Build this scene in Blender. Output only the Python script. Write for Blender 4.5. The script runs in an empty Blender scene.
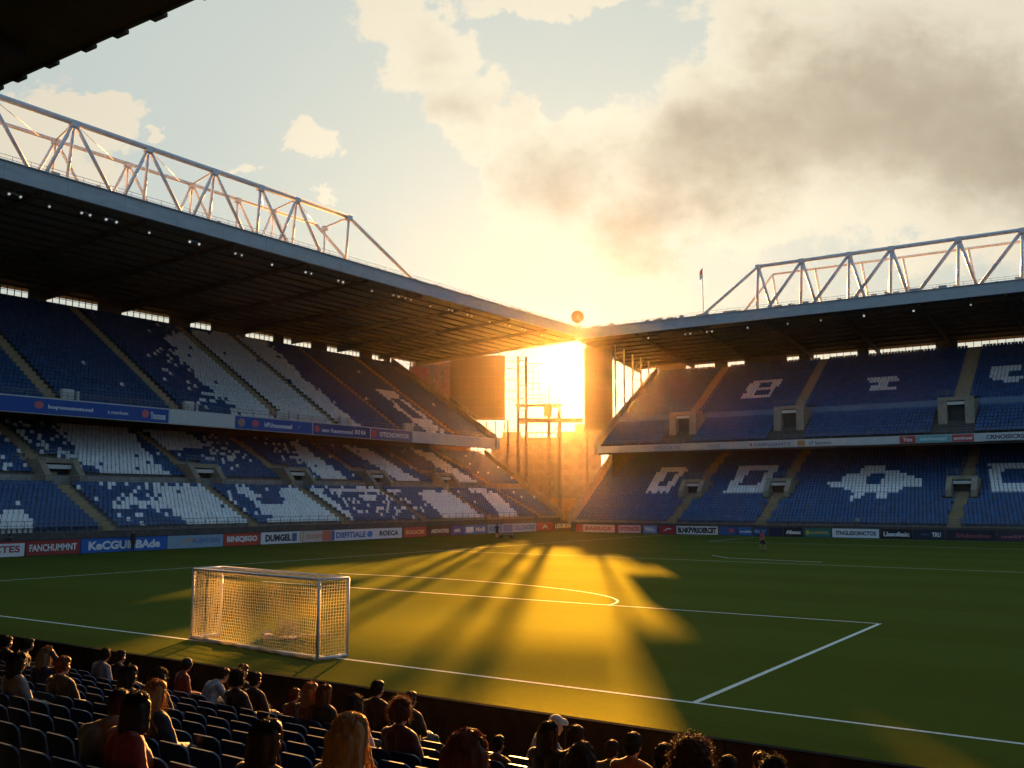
import bpy, bmesh, math, random
import numpy as np
from mathutils import Vector, Matrix
random.seed(7); np.random.seed(7)
R = math.radians
scene = bpy.context.scene
col = scene.collection

# ------------------------------------------------------------------ camera numbers
FPX, CX, CY, HORIZON, EYE = 966.0, 512.0, 384.0, 500.0, 4.9
PITCH = math.atan((HORIZON - CY) / FPX)
YAW = R(34.07)
def ray(px, py):
    x = (px - CX) / FPX; y = -(py - CY) / FPX
    c, s = math.cos(PITCH), math.sin(PITCH)
    f, u = c - y * s, s + y * c
    c, s = math.cos(YAW), math.sin(YAW)
    return Vector((x * c - f * s, x * s + f * c, u))
def heading_uv(px, py):
    x = (px - CX) / FPX; y = -(py - CY) / FPX
    c, s = math.cos(PITCH), math.sin(PITCH)
    f, u = c - y * s, s + y * c
    return x / f, u / f

# ------------------------------------------------------------------ materials
def new_mat(name):
    m = bpy.data.materials.new(name); m.use_nodes = True
    nt = m.node_tree
    return m, nt, nt.nodes['Principled BSDF']
def mat(name, color, rough=.6, var=.15, scale=3.0, metal=0.0, spec=.4, bump=0.0, tint=None, stretch=None):
    m, nt, b = new_mat(name)
    b.inputs['Roughness'].default_value = rough
    b.inputs['Metallic'].default_value = metal
    b.inputs['Specular IOR Level'].default_value = spec
    if var or bump:
        tc = nt.nodes.new('ShaderNodeTexCoord')
        src = tc.outputs['Object']
        if stretch:
            mp = nt.nodes.new('ShaderNodeMapping'); mp.inputs['Scale'].default_value = stretch
            nt.links.new(src, mp.inputs[0]); src = mp.outputs[0]
        n = nt.nodes.new('ShaderNodeTexNoise'); n.inputs['Scale'].default_value = scale
        n.inputs['Detail'].default_value = 6; n.inputs['Roughness'].default_value = .65
        nt.links.new(src, n.inputs['Vector'])
        r = nt.nodes.new('ShaderNodeValToRGB')
        c = color; t = tint or tuple(min(1, v * (1 + var)) for v in c)
        r.color_ramp.elements[0].position = .3; r.color_ramp.elements[1].position = .7
        r.color_ramp.elements[0].color = (*[v * (1 - var) for v in c], 1)
        r.color_ramp.elements[1].color = (*t, 1)
        nt.links.new(n.outputs['Fac'], r.inputs[0]); nt.links.new(r.outputs[0], b.inputs['Base Color'])
        if bump:
            bp = nt.nodes.new('ShaderNodeBump'); bp.inputs['Strength'].default_value = bump; bp.inputs['Distance'].default_value = .02
            nt.links.new(n.outputs['Fac'], bp.inputs['Height']); nt.links.new(bp.outputs[0], b.inputs['Normal'])
    else:
        b.inputs['Base Color'].default_value = (*color, 1)
    return m
M = {}
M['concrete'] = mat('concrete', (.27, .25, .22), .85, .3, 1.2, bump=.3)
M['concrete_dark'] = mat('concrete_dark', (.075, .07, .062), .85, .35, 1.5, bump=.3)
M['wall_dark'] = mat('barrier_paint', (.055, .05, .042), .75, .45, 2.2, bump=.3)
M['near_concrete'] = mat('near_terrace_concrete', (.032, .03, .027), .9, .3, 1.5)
M['step'] = mat('aisle_step', (.30, .23, .13), .85, .25, 2.0)
M['tan'] = mat('vomitory_concrete', (.27, .225, .16), .85, .25, 1.0, bump=.2)
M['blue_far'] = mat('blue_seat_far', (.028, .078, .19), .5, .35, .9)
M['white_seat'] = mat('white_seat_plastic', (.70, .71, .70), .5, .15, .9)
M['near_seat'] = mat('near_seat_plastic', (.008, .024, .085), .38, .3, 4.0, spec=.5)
M['black_metal'] = mat('black_metal', (.02, .02, .02), .5, .2, 4)
M['roof_under'] = mat('roof_cladding', (.17, .155, .14), .8, .25, .5, stretch=(1, 12, 1))
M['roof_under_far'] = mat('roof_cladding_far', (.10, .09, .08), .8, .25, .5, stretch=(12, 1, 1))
M['beam'] = mat('roof_beam_steel', (.05, .043, .036), .7, .2, 1)
M['fascia'] = mat('fascia_paint', (.34, .38, .40), .55, .15, .6, stretch=(1, 1, 4))
M['truss'] = mat('truss_paint', (.66, .66, .68), .45, .15, 1.2)
M['steel'] = mat('galvanised_steel', (.32, .31, .29), .5, .2, 3, metal=.3)
M['rust_steel'] = mat('scaffold_steel', (.16, .12, .09), .6, .3, 2)
M['rail'] = mat('rail_paint', (.16, .16, .16), .5, .2, 3)
M['white_paint'] = mat('white_gloss_paint', (.66, .66, .64), .5, .06, 4)
M['net'] = mat('net_cord', (.74, .70, .58), .8, .05, 4)
nt = M['net'].node_tree; tr = nt.nodes.new('ShaderNodeBsdfTranslucent'); tr.inputs['Color'].default_value = (.8, .74, .55, 1)
mx = nt.nodes.new('ShaderNodeMixShader'); mx.inputs[0].default_value = .5
nt.links.new(nt.nodes['Principled BSDF'].outputs[0], mx.inputs[1]); nt.links.new(tr.outputs[0], mx.inputs[2]); nt.links.new(mx.outputs[0], nt.nodes['Material Output'].inputs['Surface'])
M['rail_cap'] = mat('barrier_cap', (.035, .032, .028), 1.0, .3, 3, spec=0.0)
M['line'] = mat('line_paint', (.62, .65, .58), .9, .25, 9)
M['banner_blue'] = mat('banner_blue', (.02, .06, .26), .5, .1, 1)
M['banner_grey'] = mat('banner_grey', (.50, .50, .47), .55, .1, 1)
M['bandwall'] = mat('gangway_wall_paint', (.11, .17, .26), .7, .2, .5)
M['screen'] = mat('screen_cabinet', (.13, .10, .075), .6, .2, .8)
M['brick'] = mat('brickwork', (.26, .15, .09), .9, .3, 1.5)
M['building'] = mat('rendered_wall', (.19, .14, .10), .9, .3, .3)
M['window_dark'] = mat('window_glass', (.13, .10, .075), .4, .1, 1)
M['asphalt'] = mat('asphalt', (.05, .05, .048), .9, .3, .3)
M['red_panel'] = mat('red_panel', (.30, .06, .035), .6, .2, 1)
M['ply'] = mat('weathered_board', (.42, .34, .24), .8, .25, 2)
M['bulb'] = None
def emit(name, c, s):
    m, nt, b = new_mat(name)
    b.inputs['Base Color'].default_value = (*c, 1)
    b.inputs['Emission Color'].default_value = (*c, 1); b.inputs['Emission Strength'].default_value = s
    return m
M['bulb'] = emit('floodlight_lamp', (1, .93, .8), .055)
_flat = {}
def flat(c, rough=.55):
    k = tuple(round(v, 3) for v in c) + (rough,)
    if k not in _flat:
        _flat[k] = mat('paint_%d' % len(_flat), c, rough, .08, 2.0)
    return _flat[k]
def cloth(c):
    k = ('cloth',) + tuple(round(v, 3) for v in c)
    if k not in _flat:
        m = mat('cloth_%d' % len(_flat), tuple(v * .72 for v in c), .85, .22, 14, bump=.4)
        b = m.node_tree.nodes['Principled BSDF']
        b.inputs['Sheen Weight'].default_value = .25
        _flat[k] = m
    return _flat[k]
def hair_mat(c):
    k = ('hair',) + tuple(round(v, 3) for v in c)
    if k not in _flat:
        m, nt, b = new_mat('hair_%d' % len(_flat))
        b.inputs['Roughness'].default_value = .62; b.inputs['Specular IOR Level'].default_value = .25
        tc = nt.nodes.new('ShaderNodeTexCoord'); mp = nt.nodes.new('ShaderNodeMapping')
        mp.inputs['Scale'].default_value = (60, 60, 5)
        n = nt.nodes.new('ShaderNodeTexNoise'); n.inputs['Scale'].default_value = 1.0; n.inputs['Detail'].default_value = 3
        r = nt.nodes.new('ShaderNodeValToRGB')
        r.color_ramp.elements[0].position = .3; r.color_ramp.elements[1].position = .72
        r.color_ramp.elements[0].color = (*[v * .55 for v in c], 1); r.color_ramp.elements[1].color = (*[min(1, v * 1.5) for v in c], 1)
        nt.links.new(tc.outputs['Object'], mp.inputs[0]); nt.links.new(mp.outputs[0], n.inputs['Vector'])
        nt.links.new(n.outputs['Fac'], r.inputs[0]); nt.links.new(r.outputs[0], b.inputs['Base Color'])
        tr = nt.nodes.new('ShaderNodeBsdfTranslucent'); mx = nt.nodes.new('ShaderNodeMixShader'); mx.inputs[0].default_value = .35
        nt.links.new(r.outputs[0], tr.inputs['Color'])
        out = nt.nodes['Material Output']
        nt.links.new(b.outputs[0], mx.inputs[1]); nt.links.new(tr.outputs[0], mx.inputs[2]); nt.links.new(mx.outputs[0], out.inputs['Surface'])
        _flat[k] = m
    return _flat[k]

# grass
def grass_material():
    m, nt, b = new_mat('pitch_grass')
    tc = nt.nodes.new('ShaderNodeTexCoord')
    def noise(scale, detail, stretch=(1, 1, 1)):
        mp = nt.nodes.new('ShaderNodeMapping'); mp.inputs['Scale'].default_value = stretch
        n = nt.nodes.new('ShaderNodeTexNoise'); n.inputs['Scale'].default_value = scale; n.inputs['Detail'].default_value = detail
        n.inputs['Roughness'].default_value = .7
        nt.links.new(tc.outputs['Object'], mp.inputs[0]); nt.links.new(mp.outputs[0], n.inputs['Vector'])
        return n.outputs['Fac']
    fine = noise(14.0, 10); patch = noise(.12, 5); clump = noise(2.6, 6, (1, 1.6, 1)); streak = noise(.5, 4, (.12, 1.6, 1))
    def math_(op, a, b_=None):
        n = nt.nodes.new('ShaderNodeMath'); n.operation = op
        for i, v in enumerate((a, b_)):
            if v is None: continue
            if hasattr(v, 'links'): nt.links.new(v, n.inputs[i])
            else: n.inputs[i].default_value = v
        return n.outputs[0]
    # mown bands, running across the pitch
    sx = nt.nodes.new('ShaderNodeSeparateXYZ'); nt.links.new(tc.outputs['Object'], sx.inputs[0])
    band = math_('SINE', math_('MULTIPLY', sx.outputs['Y'], math.pi / 5.25))
    band = math_('MULTIPLY', math_('MINIMUM', math_('MAXIMUM', math_('MULTIPLY', band, 4), -1), 1), .05)
    f = math_('ADD', math_('ADD', math_('MULTIPLY', fine, .7), math_('MULTIPLY', patch, .15)), math_('ADD', math_('ADD', math_('MULTIPLY', streak, .2), math_('MULTIPLY', math_('SUBTRACT', clump, .5), .45)), band))
    r = nt.nodes.new('ShaderNodeValToRGB')
    r.color_ramp.elements[0].position = .36; r.color_ramp.elements[0].color = (.004, .019, .007, 1)
    r.color_ramp.elements[1].position = .72; r.color_ramp.elements[1].color = (.017, .050, .014, 1)
    nt.links.new(f, r.inputs[0]); nt.links.new(r.outputs[0], b.inputs['Base Color'])
    b.inputs['Roughness'].default_value = 1; b.inputs['Specular IOR Level'].default_value = 0
    bp = nt.nodes.new('ShaderNodeBump'); bp.inputs['Strength'].default_value = .6; bp.inputs['Distance'].default_value = .04
    nt.links.new(fine, bp.inputs['Height']); nt.links.new(bp.outputs[0], b.inputs['Normal'])
    # blades shine forward, towards a viewer who looks into the low sun
    gl = nt.nodes.new('ShaderNodeBsdfGlossy'); gl.inputs['Roughness'].default_value = .74; gl.inputs['Color'].default_value = (.70, .68, .09, 1)
    nt.links.new(bp.outputs[0], gl.inputs['Normal'])
    mx = nt.nodes.new('ShaderNodeMixShader'); mx.inputs[0].default_value = .09
    nt.links.new(b.outputs[0], mx.inputs[1]); nt.links.new(gl.outputs[0], mx.inputs[2]); nt.links.new(mx.outputs[0], nt.nodes['Material Output'].inputs['Surface'])
    return m
M['grass'] = grass_material()

def skin_mat():
    m = mat('skin', (.42, .24, .16), .5, .1, 6)
    return m
M['skin'] = skin_mat()
M['skin_dark'] = mat('skin_dark', (.16, .085, .055), .5, .1, 6)
M['face_marks'] = flat((.05, .03, .025), .3)

# ------------------------------------------------------------------ mesh builder
class MB:
    def __init__(s): s.v = []; s.f = []; s.m = []
    def add(s, vs, fs, mi=0):
        o = len(s.v); s.v += [tuple(v) for v in vs]; s.f += [tuple(i + o for i in f) for f in fs]; s.m += [mi] * len(fs); return s
    def box(s, c, d, rz=0.0, mi=0, mp=None):
        cx, cy, cz = c; x, y, z = d[0] / 2, d[1] / 2, d[2] / 2
        vs = [(a * x, b * y, e * z) for e in (-1, 1) for b in (-1, 1) for a in (-1, 1)]
        if rz: vs = [(a * math.cos(rz) - b * math.sin(rz), a * math.sin(rz) + b * math.cos(rz), e) for a, b, e in vs]
        vs = [(a + cx, b + cy, e + cz) for a, b, e in vs]
        if mp: vs = [mp(*v) for v in vs]
        return s.add(vs, [(0, 2, 3, 1), (4, 5, 7, 6), (0, 1, 5, 4), (2, 6, 7, 3), (0, 4, 6, 2), (1, 3, 7, 5)], mi)
    def beam(s, a, b, w, h=None, mi=0):
        a, b = Vector(a), Vector(b); d = (b - a)
        if d.length < 1e-6: return s
        d.normalize(); up = Vector((0, 0, 1)) if abs(d.z) < .95 else Vector((0, 1, 0))
        r = d.cross(up).normalized(); u = r.cross(d); h = h or w
        vs = [p + r * (i * w / 2) + u * (j * h / 2) for p in (a, b) for i, j in ((-1, -1), (1, -1), (1, 1), (-1, 1))]
        return s.add(vs, [(0, 1, 5, 4), (1, 2, 6, 5), (2, 3, 7, 6), (3, 0, 4, 7), (3, 2, 1, 0), (4, 5, 6, 7)], mi)
    def tube(s, pts, r, n=8, mi=0, cap=True):
        pts = [Vector(p) for p in pts]; rs = r if isinstance(r, (list, tuple)) else [r] * len(pts)
        rings = []; vs = []
        prev = None
        for i, p in enumerate(pts):
            d = (pts[min(i + 1, len(pts) - 1)] - pts[max(i - 1, 0)])
            if d.length < 1e-9: d = Vector((0, 0, 1))
            d.normalize()
            if prev is None:
                up = Vector((0, 0, 1)) if abs(d.z) < .9 else Vector((1, 0, 0))
                x = d.cross(up).normalized()
            else:
                x = (prev - d * prev.dot(d))
                x = x.normalized() if x.length > 1e-6 else d.orthogonal().normalized()
            prev = x; y = d.cross(x)
            vs += [p + (x * math.cos(2 * math.pi * k / n) + y * math.sin(2 * math.pi * k / n)) * rs[i] for k in range(n)]
        fs = [(i * n + k, i * n + (k + 1) % n, (i + 1) * n + (k + 1) % n, (i + 1) * n + k) for i in range(len(pts) - 1) for k in range(n)]
        if cap:
            fs += [tuple(range(n - 1, -1, -1)), tuple(range((len(pts) - 1) * n, len(pts) * n))]
        return s.add(vs, fs, mi)
    def sphere(s, c, r, nu=14, nv=10, mi=0, sc=(1, 1, 1)):
        vs = [(c[0], c[1], c[2] - r * sc[2])]
        for j in range(1, nv):
            t = math.pi * j / nv - math.pi / 2
            for i in range(nu):
                p = 2 * math.pi * i / nu
                vs.append((c[0] + r * sc[0] * math.cos(t) * math.cos(p), c[1] + r * sc[1] * math.cos(t) * math.sin(p), c[2] + r * sc[2] * math.sin(t)))
        vs.append((c[0], c[1], c[2] + r * sc[2])); e = len(vs) - 1
        fs = [(0, 1 + (i + 1) % nu, 1 + i) for i in range(nu)]
        for j in range(nv - 2):
            for i in range(nu):
                a = 1 + j * nu
                fs.append((a + i, a + (i + 1) % nu, a + nu + (i + 1) % nu, a + nu + i))
        a = 1 + (nv - 2) * nu
        fs += [(e, a + i, a + (i + 1) % nu) for i in range(nu)]
        return s.add(vs, fs, mi)
    def capsule(s, a, b, ra, rb, n=12):
        a, b = Vector(a), Vector(b)
        s.sphere(a, ra, n, 8); s.sphere(b, rb, n, 8)
        if (b - a).length > 1e-4: s.tube([a, b], [ra, rb], n)
        return s
    def prism(s, poly, axis_map, a, b, mi=0):
        """poly (p,q) extruded from a to b; axis_map(t,p,q) -> xyz; a,b may be functions of p"""
        fa = a if callable(a) else (lambda p: a); fb = b if callable(b) else (lambda p: b)
        n = len(poly)
        vs = [axis_map(fa(p), p, q) for p, q in poly] + [axis_map(fb(p), p, q) for p, q in poly]
        fs = [(i, (i + 1) % n, n + (i + 1) % n, n + i) for i in range(n)] + [tuple(range(n - 1, -1, -1)), tuple(range(n, 2 * n))]
        return s.add(vs, fs, mi)
    def mesh(s, name):
        me = bpy.data.meshes.new(name)
        me.from_pydata(s.v, [], s.f); me.update()
        return me
    def build(s, name, mats, parent=None, smooth=False, normals=True):
        me = s.mesh(name)
        mats = mats if isinstance(mats, (list, tuple)) else [mats]
        for m in mats: me.materials.append(m)
        if len(mats) > 1: me.polygons.foreach_set('material_index', s.m)
        if normals:
            bm = bmesh.new(); bm.from_mesh(me); bmesh.ops.recalc_face_normals(bm, faces=bm.faces); bm.to_mesh(me); bm.free()
        if smooth: me.polygons.foreach_set('use_smooth', [True] * len(me.polygons))
        return link(name, me, parent)
def link(name, data, parent=None):
    o = bpy.data.objects.new(name, data); col.objects.link(o)
    if parent is not None: o.parent = parent
    return o
def tag(o, label=None, cat=None, group=None, kind=None):
    if label: o['label'] = label
    if cat: o['category'] = cat
    if group: o['group'] = group
    if kind: o['kind'] = kind
    return o
def thing(name, label, cat, loc=(0, 0, 0), rz=0.0, group=None):
    o = link(name, None); o.location = loc; o.rotation_euler = (0, 0, rz)
    return tag(o, label, cat, group)
def copy_tree(o, parent=None):
    c = o.copy(); col.objects.link(c); c.parent = parent
    for ch in [x for x in bpy.data.objects if x.parent == o]: copy_tree(ch, c)
    return c

def text_mesh(s, bold=.02):
    cu = bpy.data.curves.new('lettering', 'FONT'); cu.body = s; cu.size = 1; cu.offset = bold; cu.extrude = 0.0; cu.resolution_u = 3
    o = bpy.data.objects.new('lettering', cu); col.objects.link(o)
    dg = bpy.context.evaluated_depsgraph_get()
    me = bpy.data.meshes.new_from_object(o.evaluated_get(dg))
    bpy.data.objects.remove(o); bpy.data.curves.remove(cu)
    return me
def lettering(s, parent, x0, x1, z0, z1, y, material, bold=.02, name='lettering'):
    """text on a board whose front faces local -Y"""
    me = text_mesh(s, bold)
    n = len(me.vertices); a = np.empty(n * 3, np.float32); me.vertices.foreach_get('co', a); a = a.reshape(n, 3)
    lo, hi = a.min(0), a.max(0)
    out = np.zeros_like(a)
    out[:, 0] = x0 + (a[:, 0] - lo[0]) / (hi[0] - lo[0]) * (x1 - x0)
    out[:, 2] = z0 + (a[:, 1] - lo[1]) / (hi[1] - lo[1]) * (z1 - z0)
    out[:, 1] = y
    me.vertices.foreach_set('co', out.ravel()); me.update()
    me.materials.clear(); me.materials.append(material)
    return link(name, me, parent)
LEFT_LOWER = [[(47.0,3.2),(49.1,2.8),(48.5,-0.2),(45.2,-0.3)],[(66.1,8.3),(74.7,8.5),(75.1,-0.8),(65.2,-0.3),(65.5,2.9),(64.7,3.5),(58.9,3.6),(59.3,5.2),(65.0,4.8)],[(77.8,8.6),(80.1,8.1),(78.2,3.8),(82.2,4.3),(84.8,8.0),(87.0,8.3),(86.1,-1.5),(77.0,-1.5)],[(87.3,8.6),(91.5,8.4),(90.6,-1.4),(75.1,-0.8)],[(93.4,7.9),(107.6,7.9),(107.0,7.0),(93.0,7.1)],[(97.9,6.6),(100.3,6.6),(99.4,4.7),(96.6,4.7)],[(110.9,7.6),(119.3,7.8),(117.2,-1.7),(107.6,-1.3)],[(127.1,7.9),(131.5,7.6),(126.8,-1.2),(121.7,-1.3)],[(63.4,22.4),(72.6,22.8),(70.4,11.9),(69.5,8.8),(61.3,9.2),(61.8,14.9)],[(74.9,23.1),(81.3,22.5),(82.1,18.4),(74.8,16.7),(74.7,18.0)],[(98.9,21.5),(100.4,21.1),(99.7,10.8),(94.4,9.8),(95.2,15.5)],[(109.7,22.0),(115.3,20.2),(115.2,10.8),(110.2,9.7)],[(126.8,22.3),(130.8,20.4),(130.1,8.3),(124.8,7.2)]]
LEFT_UPPER = [[(83.3,30.5),(90.8,33.8),(104.9,35.1),(103.9,25.9),(102.9,9.6),(81.0,9.6),(81.2,14.7),(80.6,19.0)],[(119.2,23.6),(123.6,23.4),(123.7,12.3),(118.3,11.0)]]
LEFT_UPPER_HOLES = [[(120.1,21.5),(122.3,21.2),(122.7,15.7),(119.4,15.1)]]
FAR_LOWER = [[(-70.4,16.6),(-65.5,17.1),(-65.3,8.3),(-69.4,8.4)],[(-56.4,16.7),(-50.3,16.7),(-49.7,8.0),(-55.9,8.0)],[(-41.2,11.2),(-39.2,11.6),(-39.3,13.1),(-37.5,13.4),(-37.0,15.9),(-34.1,16.0),(-33.6,14.6),(-32.1,14.8),(-31.8,13.4),(-29.9,12.8),(-28.2,11.4),(-28.0,9.5),(-30.5,9.3),(-30.7,8.1),(-32.2,7.8),(-32.3,6.2),(-33.5,6.2),(-33.7,7.9),(-35.4,7.6),(-35.5,6.0),(-36.8,6.0),(-36.8,7.9),(-38.4,9.4),(-40.8,9.4)],[(-20.5,16.1),(-14.5,16.1),(-13.9,7.9),(-19.5,7.9)]]
FAR_LOWER_HOLES = [[(-68.3,15.2),(-66.6,15.2),(-66.7,10.1),(-68.2,10.1)],[(-54.4,14.8),(-51.6,14.9),(-51.5,10.3),(-54.6,10.2)],[(-35.8,13.8),(-33.8,13.7),(-33.6,10.4),(-35.8,10.4)],[(-18.5,14.1),(-14.3,14.1),(-14.1,10.2),(-18.1,10.3)]]
FAR_UPPER = [[(-57.4,25.8),(-52.1,25.4),(-52.5,19.7),(-57.4,20.0)],[(-37.9,23.8),(-36.1,23.6),(-35.7,24.1),(-34.5,23.9),(-33.3,23.4),(-33.1,22.1),(-34.8,22.3),(-34.5,21.2),(-32.9,21.0),(-32.7,19.8),(-37.0,20.1),(-37.3,21.6),(-35.8,21.4),(-36.0,22.5),(-37.5,22.7)],[(-20.7,25.1),(-16.5,24.5),(-16.4,22.8),(-18.0,23.1),(-17.9,21.8),(-16.3,21.6),(-16.2,20.2),(-20.2,20.5)]]
FAR_UPPER_HOLES = [[(-55.7,24.6),(-53.8,24.6),(-53.7,23.2),(-55.7,23.2)],[(-55.7,22.4),(-53.1,22.3),(-53.2,20.9),(-55.8,21.0)]]
# ================================================================== SETTING
def structure(o): o['kind'] = 'structure'; return o
mb = MB(); mb.add([(-700, -700, -.03), (700, -700, -.03), (700, 700, -.03), (-700, 700, -.03)], [(0, 1, 2, 3)])
structure(mb.build('ground', M['asphalt']))
mb = MB(); mb.add([(-83.6, 15.9, -.004), (30, 15.9, -.004), (30, 131.2, -.004), (-83.6, 131.2, -.004), (-83.6, 139, -.004), (-76, 139, -.004), (-76, 131.2, -.004)], [(0, 1, 2, 3), (3, 6, 5, 4)])
structure(mb.build('pitch', M['grass'], normals=False))
GL, PL, TL = 22.6, 40.9, -59.5
def line(mb, a, b, w=.13):
    a, b = Vector((*a, 0)), Vector((*b, 0)); d = (b - a).normalized(); n = Vector((-d.y, d.x, 0)) * w / 2
    mb.add([a - n, b - n, b + n, a + n], [(0, 1, 2, 3)])
mb = MB()
for a, b, w in [((TL, GL), (8.5, GL), .14), ((-46, PL), (-9.9, PL), .14), ((-9.93, GL + .07), (-9.93, PL + .07), .16), 
                ((TL, GL + .07), (TL, 126.5), .12), ((TL + .06, 75), (8.5, 75), .10), ((-31.6, 79.4), (-23.2, 78.2), .16), ((-34.2, 82.5), (-31.6, 79.6), .1),
                ((-46, 110), (-5, 110), .10), ((-46, 110.06), (-46, 126.4), .10), ((TL, 126.5), (8.5, 126.5), .10)]:
    line(mb, a, b, w)
pts = [(-40 + 17.8 * math.cos(t), PL + .07 + 7.7 * math.sin(t)) for t in [math.pi * .62 * k / 40 for k in range(41)]]
for i in range(40): line(mb, pts[i], pts[i + 1], .13)
structure(mb.build('pitch_markings', M['line'], normals=False))

# ================================================================== GRANDSTANDS
TREAD = .8
def LMAP(u, d, z): return (-84.5 - d, u, z)
def FMAP(u, d, z): return (u, 132.0 + d, z)
def blocks_profile(blocks):
    """blocks: (d, z, rows, rise). returns profile points and rows [(d, z)]"""
    pts, rows = [], []
    for d, z, n, rise in blocks:
        for i in range(n):
            dd, zz = d + i * TREAD, z + i * rise
            pts += [(dd, zz), (dd + TREAD, zz)]
            rows.append((dd, zz, rise))
    return pts, rows
def pip(x, y, poly):
    c = False; j = len(poly) - 1
    for i in range(len(poly)):
        xi, yi = poly[i]; xj, yj = poly[j]
        if (yi > y) != (yj > y) and x < (xj - xi) * (y - yi) / (yj - yi) + xi: c = not c
        j = i
    return c
def near_poly(x, y, polys, e):
    return sum(pip(x + random.gauss(0, e), y + random.gauss(0, e * .7), p) for p in polys) > 0

far_seats = []                # (mapping, u, d, z, white) for the one mass of distant seats
near_block = []               # the nearest seats of the left stand, built one by one
def fill_seats(mapn, rows, ufn, aisles, holes, white, hole_polys, noise, speckle=None, own=None):
    for ri, (d, z, rise) in enumerate(rows):
        u0, u1 = ufn(d)
        n = int((u1 - u0) / .5)
        for k in range(n):
            u = u0 + .3 + k * .5
            if any(abs(u - a) < .85 for a in aisles): continue
            if any(h[0] < u < h[1] and h[2] < d + .4 < h[3] for h in holes): continue
            w = near_poly(u, d + .4, white, noise) and not any(pip(u, d + .4, p) for p in hole_polys)
            if speckle and not w:
                w = random.random() < speckle(u, d)
            elif speckle and w and random.random() < .01: w = False
            if own and own(ri, u): near_block.append((mapn, u, d, z, w))
            else: far_seats.append((mapn, u, d, z, w))
def aisle_stair(mapn, rows, u, parent, w=1.35):
    mb = MB()
    for d, z, rise in rows:
        mb.box((u, d + TREAD / 2, z + .006), (w, TREAD - .01, .02), mp=mapn)
        mb.box((u, d + TREAD - .19, z + rise / 2), (w - .02, .36, rise * .98), mp=mapn)
    return mb.build('aisle_stair', M['step'], parent)
def railing(mb, mapn, u0, u1, d, z, h=1.0, step=2.0, rails=(1.0, .6), r=.025):
    for q in rails: mb.beam(mapn(u0, d, z + h * q), mapn(u1, d, z + h * q), r * 2)
    n = max(1, int(abs(u1 - u0) / step))
    for k in range(n + 1):
        u = u0 + (u1 - u0) * k / n
        mb.beam(mapn(u, d, z), mapn(u, d, z + h), r * 1.8)

def vomitory(mapn, u, d, z, parent, w=4.4, depth=3.8, h=2.5, cheek=.7, slope_front=1.6):
    """concrete entrance box standing out of the terrace"""
    v = MB()
    for s in (-1, 1):
        uc = u + s * (w / 2 - cheek / 2)
        poly = [(d - slope_front, z), (d - slope_front, z + .9), (d - .1, z + h), (d + depth, z + h), (d + depth, z)]
        v.prism(poly, lambda t, p, q: mapn(t, p, q), uc - cheek / 2, uc + cheek / 2)
    v.box((u, d + depth / 2 - .1, z + h - .02), (w - 2 * cheek - .01, depth, .45), mp=mapn)
    v.box((u, d + .2, z + h + .12), (w + .02, .3, .28), mp=mapn)
    o = v.build('vomitory', M['tan'], parent)
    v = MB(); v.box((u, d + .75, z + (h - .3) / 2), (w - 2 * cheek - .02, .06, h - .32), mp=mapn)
    v.build('doorway_shade', M['black_metal'], o)  # black sheet stands in for the shade inside the passage
    v = MB(); v.box((u, d - .02, z + h - .62), (w - 2 * cheek - .1, .1, .42), mp=mapn)
    v.build('sign_board', M['banner_grey'], o)
    v = MB(); railing(v, mapn, u - w / 2, u + w / 2, d + .25, z + h + .25, .9, 1.1)
    v.build('railing', M['rail'], o)
    return o

def grandstand(name_label, mapn, axis, lower, upper, lower_end, upper_end, u0_side, aisles_l, aisles_u):
    pass

# ---------------------------------------------------------------- left stand
LS = thing('grandstand', 'long two tier stand of blue and white seats along the left touchline', 'grandstand', group='stadium stands')
lo_pts, lo_rows = blocks_profile([(0, 2.0, 11, .4), (10.4, 7.4, 15, .4)])
UL0 = 25.0
def end_low(d): return 139.5 + .42 * max(0, d)
poly = [(0, -.02)] + lo_pts[:22] + [(8.8, 6.4), (10.4, 6.4)] + lo_pts[22:] + [(22.4, 12.2), (22.4, -.02)]
seen = []
for p in poly:
    if not seen or (abs(p[0] - seen[-1][0]) + abs(p[1] - seen[-1][1])) > 1e-6: seen.append(p)
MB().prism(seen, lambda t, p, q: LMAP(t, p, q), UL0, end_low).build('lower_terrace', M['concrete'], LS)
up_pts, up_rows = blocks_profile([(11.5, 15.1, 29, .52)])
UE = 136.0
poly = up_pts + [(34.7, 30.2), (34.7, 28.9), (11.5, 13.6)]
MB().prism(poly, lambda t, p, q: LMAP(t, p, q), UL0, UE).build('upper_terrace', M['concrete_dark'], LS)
# balcony front
b = MB(); b.box(((UL0 + UE + 1.5) / 2, 11.2, 14.55), (UE + 1.5 - UL0, .25, 1.75), mp=LMAP)
b.build('balcony_front', M['banner_grey'], LS)
b = MB(); railing(b, LMAP, UL0, UE, 11.25, 15.4, .75, 2.5, (1.0, .55)); b.build('balcony_railing', M['rail'], LS)
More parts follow.
